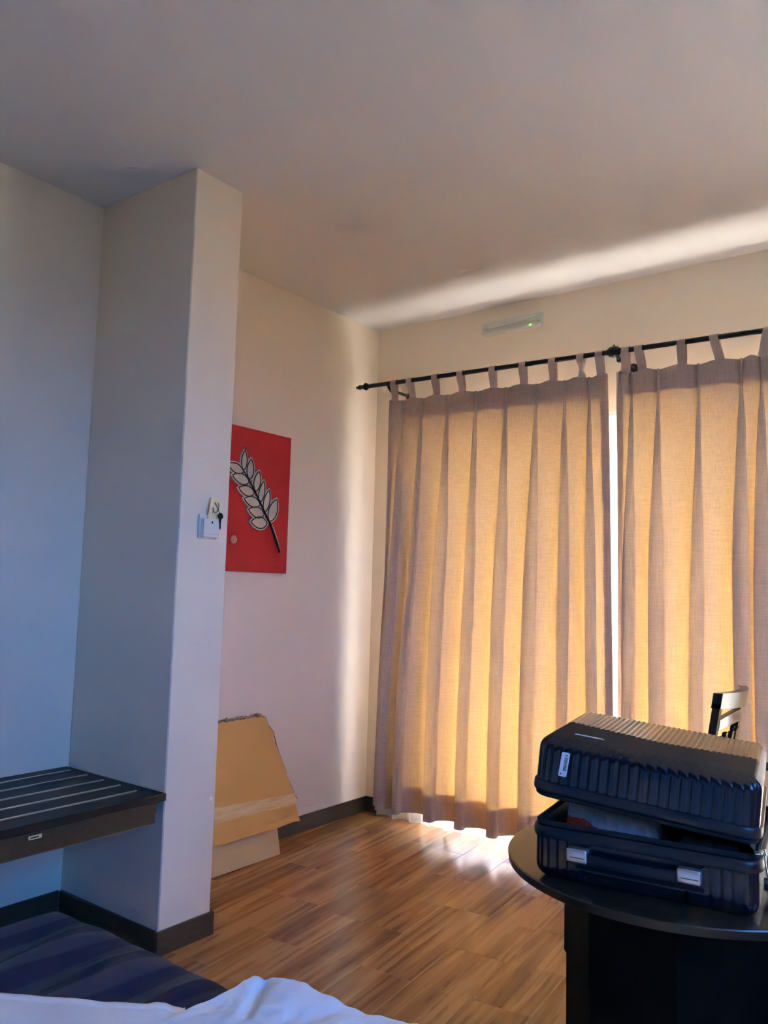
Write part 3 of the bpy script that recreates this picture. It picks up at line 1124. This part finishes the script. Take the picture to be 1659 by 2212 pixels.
wpart(drum(.247, .385, TZ - .0205), 'upper_base', M['base_wood'], tb)
wpart(drum(.242, .04, .385), 'lower_base', M['base_wood'], tb)
wpart(drum(.255, 0, .04), 'plinth', M['base_wood'], tb)

# ---------------------------------------------------------------- suitcase lying open on the table
SL, SD = .435, .425
SH0, SH1 = .105, .112
sc_root = thing('suitcase', (1.992, -2.001, TZ), 'half open midnight blue ribbed suitcase lying on the round table', 'suitcase', rz=.131)


def rbox(mb, dims, r, steps, disp, faces, xf=None):
    """rounded open box surface with ribs; z = 0 is the open rim, z = dims.z the closed side"""
    Lx, Ly, Lz = dims

    def point(p, nf):
        q = Vector((min(max(p[0], r), Lx - r), min(max(p[1], r), Ly - r), min(p[2], Lz - r)))
        d = Vector(p) - q
        nn = d.normalized() if d.length > 1e-9 else nf
        s = q + nn * r
        s = s + nn * disp(s, nn)
        return xf @ s if xf else s

    def lin(a, c, st):
        k = max(2, int(round((c - a) / st)))
        return [lerp(a, c, i / k) for i in range(k + 1)]
    xs, ys, zs = lin(0, Lx, steps[0]), lin(0, Ly, steps[1]), lin(0, Lz, steps[2])
    if 'top' in faces:
        mb.grid([[point((x, y, Lz), Vector((0, 0, 1))) for x in xs] for y in ys])
    if 'front' in faces:
        mb.grid([[point((x, 0, z), Vector((0, -1, 0))) for x in xs] for z in zs])
    if 'back' in faces:
        mb.grid([[point((x, Ly, z), Vector((0, 1, 0))) for x in xs] for z in zs])
    if 'left' in faces:
        mb.grid([[point((0, y, z), Vector((-1, 0, 0))) for y in ys] for z in zs])
    if 'right' in faces:
        mb.grid([[point((Lx, y, z), Vector((1, 0, 0))) for y in ys] for z in zs])
    return mb


def rib(u):
    """flat lands with narrow round grooves"""
    f = u - math.floor(u)
    return -math.exp(-((f - .5) / .20) ** 2)


ALLF = ('top', 'front', 'back', 'left', 'right')
RIBP = .0198


def split_y(x):
    """where the wide ribs of the lid give way to the fine ones"""
    return lerp(.215, .165, x / .22) if x < .22 else lerp(.165, .195, (x - .22) / .21)


def disp_up(s, nn):
    d = 0.0
    wf = sst(.08, .45, -nn.y)
    wb = sst(.35, .8, nn.y)
    ws = sst(.35, .8, abs(nn.x))
    low = sst(.012, .02, s.z)
    if wf or wb:
        # the ribs twist where they run over the rounded front edge, the two halves leaning opposite ways
        tw = .014 * max(0, nn.z) * (1 if s.x < .205 else -1)
        d += lerp(.0017, .0021, max(0, nn.z)) * rib((s.x - tw) / RIBP) * max(wf, wb) * low
    if ws:
        d += .0022 * rib(s.y / RIBP) * ws * low
    wt = sst(.75, .97, nn.z)
    if wt:
        e = s.y - split_y(s.x)
        if e > 0:
            d += wt * (.0010 * math.sin(2 * PI * s.x / .0118) * sst(0, .004, e) + .0012 * sst(0, .003, e))
        else:
            d += wt * .0008 * math.sin(2 * PI * s.y / .0062)
    return d


def disp_low(s, nn):
    d = 0.0
    wf = sst(.35, .8, -nn.y)
    wb = sst(.35, .8, nn.y)
    ws = sst(.35, .8, abs(nn.x))
    low = sst(.016, .022, s.z)
    hz = SH0 - s.z                      # height above the table
    calm = sst(.085, .095, s.x) * (1 - sst(.335, .345, s.x)) * sst(.034, .042, hz)
    rec = sst(.10, .112, s.x) * (1 - sst(.30, .312, s.x)) * (1 - sst(.024, .030, hz))
    if wf or wb:
        d += .0022 * rib(s.x / RIBP) * max(wf, wb) * low * (1 - calm) * (1 - rec) * (1 - .85 * wf * sst(.085, .095, s.x) * (1 - sst(.335, .345, s.x)))
        d -= .0025 * calm * wf
        d -= .012 * rec * wf
    if ws:
        d += .0022 * rib(s.y / RIBP) * ws * low
    return d


flip = Matrix(((1, 0, 0, 0), (0, 1, 0, 0), (0, 0, -1, SH0), (0, 0, 0, 1)))
b = rbox(MB(), (SL, SD, SH0), .03, (.0032, .005, .005), disp_low, ALLF, flip)
lower = b.build('lower_shell', M['shell'], sc_root, 50)
b = rbox(MB(), (SL - .016, SD - .016, SH0 - .008), .026, (.02, .02, .02), lambda s, n_: 0.0, ALLF, Matrix.Translation((.008, .008, 0)) @ flip)
b.build('lower_lining', M['lining'], sc_root, 50)


def rr_loop(x0, x1, y0, y1, r, z, n=10):
    pts = []
    for (cx_, cy_, a0_) in ((x1 - r, y1 - r, 0), (x0 + r, y1 - r, 90), (x0 + r, y0 + r, 180), (x1 - r, y0 + r, 270)):
        for k in range(n + 1):
            a = math.radians(a0_ + 90 * k / n)
            pts.append(Vector((cx_ + r * math.cos(a), cy_ + r * math.sin(a), z)))
    return pts


def rim(z, prof, r=.034):
    """prof: list of (out, dz) around the section; closed sweep"""
    rows = [rr_loop(-o, SL + o, -o, SD + o, r + o, z + dz) for o, dz in prof]
    return MB().grid(rows, closed_u=True, closed_v=True)


RIM = [(.001, -.013), (.0045, -.012), (.006, -.008), (.006, .004), (.0045, .0085), (.0025, .010), (-.006, .010), (-.009, .006), (-.009, -.013)]
rim(SH0 - .008, RIM).build('lower_rim', M['shell_rim'], sc_root, 45)
rim(SH0 + .002, [(-.004, 0), (.000, .003), (.0005, .008), (-.002, .011), (-.006, .011), (-.0075, .004)]).build('zip_tape', M['gusset'], sc_root, 45)

# lid: swung up on its right long side
TILT = .092
lidxf = Matrix.Translation((0.002, -.008, .184)) @ Matrix.Rotation(.05, 4, 'Z') @ Matrix.Rotation(TILT, 4, 'Y')
b = rbox(MB(), (SL, SD, SH1), .028, (.0018, .00155, .003), disp_up, ALLF, lidxf)
lid = b.build('lid_shell', M['shell'], sc_root, 50)
b = rbox(MB(), (SL - .016, SD - .016, SH1 - .008), .026, (.02, .02, .02), lambda s, n_: 0.0, ALLF, lidxf @ Matrix.Translation((.008, .008, 0)))
b.build('lid_lining', M['lining'], lid, 50)
lr = rim(.006, [(o, -dz) for o, dz in RIM])
lr.v = [lidxf @ p for p in lr.v]
lr.build('lid_rim', M['shell_rim'], lid, 45)
lz = rim(-.014, [(-.004, 0), (.000, .003), (.0005, .008), (-.002, .011), (-.006, .011), (-.0075, .004)])
lz.v = [lidxf @ p for p in lz.v]
lz.build('lid_zip_tape', M['gusset'], lid, 45)
# fabric gusset at the hinge side
g = MB()
rows = []
for i in range(13):
    u = i / 12
    y = lerp(.04, SD - .04, u)
    a_ = Vector((SL - .006, y, SH0 + .004))
    c_ = lidxf @ Vector((SL - .006, y, -.006))
    rows.append([a_, a_.lerp(c_, .5) + Vector((-.012 + .003 * math.sin(u * 30), 0, 0)), c_])
g.grid(rows).build('hinge_gusset', M['gusset'], sc_root, True)

# carry handle with silver ends
hz_, hy = .064, -.014
b = MB()
hp, hr = [], []
for k in range(15):
    u = k / 14
    hp.append(Vector((lerp(.095, .318, u), hy + .004 - .010 * math.sin(PI * u), hz_ - .004 * math.sin(PI * u))))
rows = []
for p in hp:
    rows.append([p + Vector((0, dy, dz)) for dy, dz in ((-.004, .008), (-.0052, .004), (-.0052, -.008), (-.004, -.011), (.004, -.011), (.0052, -.008), (.0052, .006), (.004, .008))])
b.grid(rows, closed_u=True)
han = b.build('carry_handle', M['shell_rim'], sc_root, 50)
for xa, xb in ((.078, .120), (.292, .336)):
    b = MB().box((xa, hy - .0085, hz_ - .0135), (xb, .002, hz_ + .0135), .0035, seg=3)
    cp = b.build('handle_end', M['silver'], han, 45)
    MB().box((xa + .008, hy - .0092, hz_ - .0035), (xb - .004, hy - .0082, hz_ - .0022), .0003).build('end_groove', M['shell_rim'], han)
# telescopic handle lying in its recess
b = MB().box((.115, .019, .006), (.298, .032, .022), .005, seg=3)
tel = b.build('pull_handle', M['black'], sc_root, 45)
MB().box((.185, .0175, .012), (.222, .0195, .0175), .0012, seg=2).build('release_button', M['shell_rim'], tel, 45)
# paper sticker with a bar code on the lid
stl = MB()
sx0, sx1, sz0, sz1 = .0545, .0715, .036, .086
skew = -.004


def stp(u, v, o=.0006):
    return lidxf @ Vector((lerp(sx0, sx1, u) + skew * (1 - v), -o - .0006, lerp(sz0, sz1, v)))


poly = []
for (u0, v0, q0) in ((.85, .95, 0), (.15, .95, 90), (.15, .05, 180), (.85, .05, 270)):
    for q in range(4):
        a = math.radians(q0 + q * 30)
        poly.append((u0 + .15 * math.cos(a), v0 + .05 * math.sin(a)))
stl.prism([stp(*p) for p in poly], lidxf.to_3x3() @ Vector((0, -.0007, 0)))
stk = tag(stl.build('barcode_sticker', mat('white_label_paper', (.72, .76, .80), .5), lid), 'white paper sticker with a black bar code')
bars = MB()
vv = .90
rb = random.Random(9)
bars.prism([stp(.5, .90, .0014), stp(.82, .90, .0014), stp(.82, .86, .0014), stp(.5, .86, .0014)], lidxf.to_3x3() @ Vector((0, -.0002, 0)))
vv = .80
while vv > .24:
    hb = rb.choice((.010, .016, .024))
    bars.prism([stp(.45, vv, .0014), stp(.85, vv, .0014), stp(.85, vv - hb, .0014), stp(.45, vv - hb, .0014)], lidxf.to_3x3() @ Vector((0, -.0002, 0)))
    vv -= hb + rb.choice((.012, .018))
bars.prism([stp(.18, .13, .0014), stp(.34, .13, .0014), stp(.34, .08, .0014), stp(.18, .08, .0014)], lidxf.to_3x3() @ Vector((0, -.0002, 0)))
bars.build('bar_code', M['black'], lid)
# metal name strip on the lid (its letters are too small to read in the photograph)
npm = MB().box((.060, .060, SH1 - .001), (.126, .072, SH1 + .0022), .0008, lidxf)
npl_ = tag(npm.build('name_strip', M['shell_rim'], lid), 'narrow dark strip with raised silver lettering')
b = MB()
xx = .064
for k in range(13):
    wl = .0034 if k % 3 else .0040
    zt_ = SH1 + .0022
    b.box((xx, .0625, zt_), (xx + .0009, .0695, zt_ + .0012), 0, lidxf)
    if k % 2:
        b.box((xx, .0685, zt_), (xx + wl, .0695, zt_ + .0012), 0, lidxf)
    if k % 3 == 0:
        b.box((xx, .0625, zt_), (xx + wl, .0635, zt_ + .0012), 0, lidxf)
    if k % 2 == 0:
        b.box((xx + wl - .0009, .0625, zt_), (xx + wl, .0695, zt_ + .0012), 0, lidxf)
    b.box((xx, .0655, zt_), (xx + wl, .0664, zt_ + .0012), 0, lidxf)
    xx += .0046
b.build('raised_letters', mat('pale_silver_letters', (.72, .72, .74), .35), lid)
# side feet and zip pulls
MB().lathe([(0, .010), (.006, .010), (.011, .008), (.013, .004)], (SL - .002, .13, .034), (1, 0, 0), 16).build('side_foot', M['shell_rim'], sc_root, 40)
MB().box((SL - .002, .115, .022), (SL + .014, .150, .029), .003).build('side_foot', M['black'], sc_root, 40)
MB().lathe([(0, .010), (.005, .010), (.009, .008), (.011, .004)], lidxf @ Vector((SL - .002, .34, .075)), lidxf.to_3x3() @ Vector((1, 0, 0)), 16).build('side_foot', M['shell_rim'], lid, 40)
b = MB()
zx, zy, zz = SL + .004, .004, SH0 + .020
b.box((zx - .012, zy - .010, zz - .004), (zx + .004, zy + .004, zz + .004), .002)
b.tube([(zx - .004, zy - .006, zz + .006), (zx + .006, zy - .008, zz + .008), (zx + .008, zy - .008, zz - .002)], .0016, 6)
zp = b.build('zip_slider', M['chrome'], sc_root, 45)
b = MB()
b.tube([(zx + .006, zy - .008, zz), (zx + .007, zy - .009, zz - .018), (zx + .0105, zy - .010, zz - .036), (zx + .0115, zy - .010, zz - .040)], [.0025, .0028, .0034, .002], 8, flat=.5)
b.build('zip_pull', M['chrome'], zp, 45)

# milky plastic bag inside the suitcase (its own thing)
bg_ = thing('plastic_bag', (1.992, -2.001, TZ), 'milky white plastic bag with red print inside the open suitcase', 'plastic bag', rz=.131)
rows = []
for j in range(30):
    v = j / 29
    r = []
    for i in range(60):
        u = i / 59
        x = lerp(.040, .255, u)
        top_ = lerp(.178, .148, u) * sst(0, .07, u + .01) * (1 - .55 * sst(.72, 1, u))
        base_ = .028
        z = base_ + max(0, top_ - base_) * sst(0, .55, v) * (1 - .9 * sst(.72, 1, v))
        y = lerp(.022, .24, v) - .012 * sst(.2, .5, v) + .004 * math.sin(u * 9 + v * 4)
        z += .014 * noise.noise(Vector((u * 6, v * 7, 4))) + .012 * abs(noise.noise(Vector((u * 14 + v * 5, v * 10, 1))))
        z = min(z, .182 - .05 * u)
        r.append(Vector((x + .010 * noise.noise(Vector((v * 5, u * 4, 8))), y + .008 * noise.noise(Vector((u * 9, v * 6, 2))) + .005 * noise.noise(Vector((u * 21, v * 14, 3))), z)))
    rows.append(r)
MB().grid(rows).build('bag_film', M['film'], bg_, True)
rows2 = []
for i in range(0, 26):
    u = .03 + i / 25 * .42
    col = []
    for k in range(4):
        vq = lerp(.235, .31 - .05 * (i / 25), k / 3) if i < 24 else .26
        ii, jj = u * 59, vq * 29
        a, c = int(ii), int(jj)
        p = rows[c][a].lerp(rows[c][a + 1], ii - a)
        p2 = rows[c + 1][a].lerp(rows[c + 1][a + 1], ii - a)
        col.append(p.lerp(p2, jj - c) + Vector((0, -.0015, .0012)))
    rows2.append(col)
tag(MB().grid(rows2).build('red_print', M['film_red'], bg_, True), 'red printed band on the bag')
# dark folded clothing that fills the rest of the suitcase
cl_ = thing('folded_clothes', (1.992, -2.001, TZ), 'dark folded clothes filling the open suitcase beside the plastic bag', 'clothes', rz=.131)
rows = []
for j in range(20):
    v = j / 19
    r = []
    for i in range(34):
        u = i / 33
        e = min(1, u * 9, (1 - u) * 9, v * 9, (1 - v) * 9)
        z = .022 + .088 * math.sqrt(max(0, e)) + .006 * noise.noise(Vector((u * 8, v * 8, 9)))
        r.append(Vector((lerp(.27, SL - .03, u), lerp(.03, SD - .04, v), z)))
    rows.append(r)
MB().grid(rows).build('folded_stack', noise_mat('charcoal_cotton', (.010, .011, .014), (.018, .019, .023), 30, .9), cl_, True)

# small purple packet behind the suitcase
pk = thing('plastic_packet', (2.405, -1.512, TZ), 'small shiny purple packet lying on the table behind the suitcase', 'packet', rz=.4)
rows = []
for j in range(12):
    v = j / 11
    r = []
    for i in range(16):
        u = i / 15
        e = max(0, min(u, 1 - u, v, 1 - v)) * 2
        z = .002 + .036 * e ** .6 + .008 * noise.noise(Vector((u * 7, v * 7, 5))) * min(1, e * 4)
        r.append(Vector(((u - .5) * .10, (v - .5) * .12, max(.001, z))))
    rows.append(r)
b = MB().grid(rows)
b.build('wrapper', M['purple'], pk, True)

# ---------------------------------------------------------------- chair behind the table
ch = thing('wooden_chair', (2.10, -1.003, 0), 'dark wooden slat back chair behind the table facing the left wall', 'chair')
CW = M['chair'] = noise_mat('dark_varnished_chair_wood', (.034, .021, .014), (.050, .031, .020), 12, .30, aniso=(6, 6, 1), coat=.25)
CT = .945
YA, YB = -1.185, -.905


def back_x(z, y=None):
    x = 2.066 + (z - .45) * .165
    if y is not None:
        u = (y - YA) / (YB - YA)
        x += .030 * math.sin(PI * u)
    return x


def rail(z0f, z1f, th, n=18, ya=YA, yb=YB):
    rows = []
    for i in range(n + 1):
        u = i / n
        y = lerp(ya, yb, u)
        z0_, z1_ = z0f(u), z1f(u)
        xa0, xa1 = back_x(z0_, y), back_x(z1_, y)
        rows.append([Vector((xa0, y, z0_)), Vector((xa0 + th, y, z0_)), Vector((xa1 + th, y, z1_)), Vector((xa1, y, z1_))])
    b = MB().grid(rows, closed_u=True)
    o = len(b.v)
    b.f += [(0, 1, 2, 3), (o - 4, o - 3, o - 2, o - 1)]
    return b


wpart(rail(lambda u: .902 - .004 * math.sin(PI * u), lambda u: CT, .026), 'top_rail', CW, ch, 40)
wpart(rail(lambda u: .838 + .016 * math.sin(PI * u), lambda u: .868 + .022 * math.sin(PI * u), .018, ya=YA + .022, yb=YB - .022), 'middle_rail', CW, ch, 40)
wpart(rail(lambda u: .53, lambda u: .56, .018, ya=YA + .022, yb=YB - .022), 'lower_rail', CW, ch, 40)
for k in range(4):
    y = lerp(YA + .075, YB - .075, k / 3)
    b = MB()
    rows = []
    for i in range(9):
        z = lerp(.555, .828, i / 8)
        x = back_x(z, y) + .003
        rows.append([Vector((x, y - .011, z)), Vector((x + .012, y - .011, z)), Vector((x + .012, y + .011, z)), Vector((x, y + .011, z))])
    wpart(b.grid(rows, closed_u=True), 'slat', CW, ch, 40)
for y0, y1 in ((YA, YA + .024), (YB - .024, YB)):
    b = MB()
    rows = []
    for z in (.0, .2, .42, .60, .75, .915):
        x = back_x(z) + .003 if z > .42 else back_x(.45) + .003 - .03 * (.45 - z) / .45 * -1
        rows.append([Vector((x, y0, z)), Vector((x + .021, y0, z)), Vector((x + .021, y1, z)), Vector((x, y1, z))])
    b.grid(rows, closed_u=True)
    b.f += [(0, 1, 2, 3), (20, 21, 22, 23)]
    wpart(b, 'back_post', CW, ch)
wpart(MB().box((1.735, YA - .01, .425), (2.09, YB + .01, .452), .006), 'seat', CW, ch)
for y in (YA + .002, YB - .032):
    wpart(MB().box((1.750, y, 0), (1.780, y + .030, .425), .003), 'front_leg', CW, ch)
wpart(MB().box((1.78, YA + .010, .375), (2.085, YA + .026, .425)), 'seat_apron', CW, ch)
wpart(MB().box((1.78, YB - .026, .375), (2.085, YB - .010, .425)), 'seat_apron', CW, ch)

# ---------------------------------------------------------------- bed
bed = thing('bed', (2.15, -3.45, 0), 'low bed with a white mattress under navy and white bedding', 'bed')
BXE, BYE, BZT = 1.10, -2.53, .470
wpart(MB().box((BXE + .02, -4.4, .0), (3.2, BYE - .02, .22), .01), 'bed_base', M['dark_wood'], bed)
wpart(MB().box((BXE, -4.42, .22), (3.22, BYE, BZT), .035, seg=4), 'mattress', M['mattress'], bed, 40)

run = thing('bed_runner', (1.4, -3.2, .47), 'navy blue satin striped runner across the foot of the bed', 'bed runner')


def runner_pt(a, c):
    """a: along the bed from its foot edge (negative hangs down), c: from the window side edge (negative hangs down)"""
    R_ = .055
    x, z = BXE - .012 + a, BZT + .024
    y = BYE + .012 - c
    dz = 0.0

    def fold(d):
        if d >= R_:
            return d, 0.0
        ang = (R_ - d) / R_
        if ang < PI / 2:
            return R_ - R_ * math.sin(ang), R_ * (1 - math.cos(ang))
        return 0.0, R_ + (ang - PI / 2) * R_
    ha, za = fold(a)
    hc, zc_ = fold(c)
    x = BXE - .014 + ha
    y = BYE + .014 - hc
    dz = za + zc_
    if za > 0 and zc_ > 0:
        dz = math.hypot(za, zc_) if max(za, zc_) < R_ * 1.2 else max(za, zc_) + .25 * min(za, zc_)
    q = Vector((a * 3.1, c * 2.2, 1.7))
    wr = .012 * noise.noise(q) + .006 * noise.noise(Vector((a * 9 + c * 1.5, c * 3, 4)))
    ridge = .010 * math.sin((a - .16 * c) * 2 * PI / .17 + 1.2 * noise.noise(Vector((c * 2.5, a * 2, 0)))) * sst(.03, .2, min(a, c) + .08)
    up = sst(-.05, .12, a) * sst(-.05, .12, c)
    fw = .0035 * noise.noise(Vector((a * 30 + 5 * c, c * 5, 7))) + .0025 * abs(noise.noise(Vector((a * 22 - 9 * c, c * 9, 3))))
    z = BZT + .022 - dz + (wr + ridge + fw + .012) * up
    if dz > .05:
        x -= .010 * abs(noise.noise(Vector((c * 7, a, 2)))) if za > .05 else 0
        y += .010 * abs(noise.noise(Vector((a * 7, c, 2)))) if zc_ > .05 else 0
    return Vector((x, y, z))


A = [lerp(-.20, .66, i / 110) for i in range(111)]
C = [lerp(-.22, 1.75, j / 200) for j in range(201)]
wpart(MB().grid([[runner_pt(a, c) for c in C] for a in A]), 'cloth', M['navy'], run, True)

# white sheet: folded edge with a stitched hem lying over the runner
bs = thing('bed_sheet', (1.9, -3.1, .5), 'white cotton sheet with a stitched hem folded over the navy runner', 'bed sheet')
ed = [at(-330, 2120, 'z', .512), at(-150, 2146, 'z', .512), at(0, 2166, 'z', .514), at(110, 2174, 'z', .514), at(200, 2183, 'z', .514), at(280, 2189, 'z', .514), at(335, 2190, 'z', .510), at(370, 2192, 'z', .505), at(400, 2198, 'z', .49)]


def edge_pt(u):
    k = u * (len(ed) - 1)
    i = min(int(k), len(ed) - 2)
    f = k - i
    p0_, p1_, p2_, p3_ = ed[max(i - 1, 0)], ed[i], ed[i + 1], ed[min(i + 2, len(ed) - 1)]
    return .5 * ((2 * p1_) + (p2_ - p0_) * f + (2 * p0_ - 5 * p1_ + 4 * p2_ - p3_) * f * f + (3 * p1_ - p0_ - 3 * p2_ + p3_) * f ** 3)


rows = []
inn = Vector((.62, -.60, 0)).normalized()
for i in range(121):
    u = i / 120
    e = edge_pt(u)
    r = []
    for k, d in enumerate((0, .0, .002, .008, .016, .020, .024, .028, .034, .05, .07, .10, .15, .21, .28)):
        z = .024 * sst(-.002, .006, d) - .0035 * math.exp(-((d - .024) / .003) ** 2) + .010 * sst(.02, .15, d)
        z += (.0012 * noise.noise(Vector((u * 22, d * 14, 3))) + .005 * noise.noise(Vector((u * 7, d * 6, 1)))) * sst(0, .01, d)
        z += -.010 if k == 0 else 0
        r.append(Vector((e.x, e.y, e.z - .004)) + inn * d + Vector((0, 0, z)))
    rows.append(r)
wpart(MB().grid(rows), 'cloth', M['linen'], bs, True)

dv = thing('duvet', (2.4, -3.0, .5), 'crumpled white duvet heaped at the window side of the bed', 'duvet')
de = [at(250, 2235, 'z', .535) + Vector((-.12, -1.5, 0)), at(250, 2235, 'z', .535) + Vector((-.03, -.35, 0)), at(250, 2235, 'z', .535), at(330, 2200, 'z', .54), at(420, 2163, 'z', .54), at(480, 2140, 'z', .54), at(545, 2121, 'z', .53)]
far = [at(545, 2119, 'z', .545), at(575, 2126, 'z', .548), at(600, 2130, 'z', .548), at(640, 2136, 'z', .548), at(700, 2158, 'z', .545), at(760, 2177, 'z', .54), at(820, 2196, 'z', .535), at(900, 2225, 'z', .53), at(1050, 2275, 'z', .53), at(1250, 2340, 'z', .53)]


def poly_at(P, u):
    k = u * (len(P) - 1)
    i = min(int(k), len(P) - 2)
    return P[i].lerp(P[i + 1], k - i)


rows = []
for j in range(150):
    v = (j / 149) ** 1.6                         # 0 = far (window) rim, 1 = towards the pillow and the camera
    r = []
    for i in range(170):
        u = (i / 169) ** 1.3                    # 0 = foot rim
        f_ = poly_at(far, u)
        st_ = poly_at(list(reversed(de)), v)
        base = Vector((lerp(f_.x, f_.x + (st_.x - far[0].x), 1), f_.y + (st_.y - far[0].y), lerp(f_.z, .535, min(1, v * 4))))
        a_ = u * 1.0
        rimf = 1 - min(1, u / .035)
        rimv = 1 - min(1, v / .02)
        drop = .030 * rimf ** 2 + .055 * rimv ** 2
        n_ = .016 * noise.noise(Vector((base.x * 6, base.y * 6, 2.5))) + .010 * noise.noise(Vector((base.x * 13, base.y * 11, 6))) + .007 * abs(noise.noise(Vector((base.x * 17 + 3 * base.y, base.y * 15, 9)))) - .005 * abs(noise.noise(Vector((base.x * 29, base.y * 24 - 5 * base.x, 4)))) + .0016 * noise.noise(Vector((base.x * 48, base.y * 44, 5)))
        cr = -.020 * math.exp(-(((base.x - 1.80) + .5 * (base.y + 2.62)) / .012) ** 2) * sst(0, .05, v) * (1 - sst(.2, .4, v))
        r.append(base + Vector((0, 0, n_ * (1 - max(rimf, rimv) ** 2) + cr - drop)))
    rows.append(r)
# skirt along the window side so that the duvet falls over the mattress edge
skirt = []
for q in range(6):
    f = q / 5
    skirt.append([p + Vector((0, .012 * (1 - f) + .010 * noise.noise(Vector((p.x * 8, f, 3))), -.20 * (1 - f))) for p in rows[0]])
rows = skirt[:-1] + rows
wpart(MB().grid(rows), 'cloth', M['linen'], dv, True)
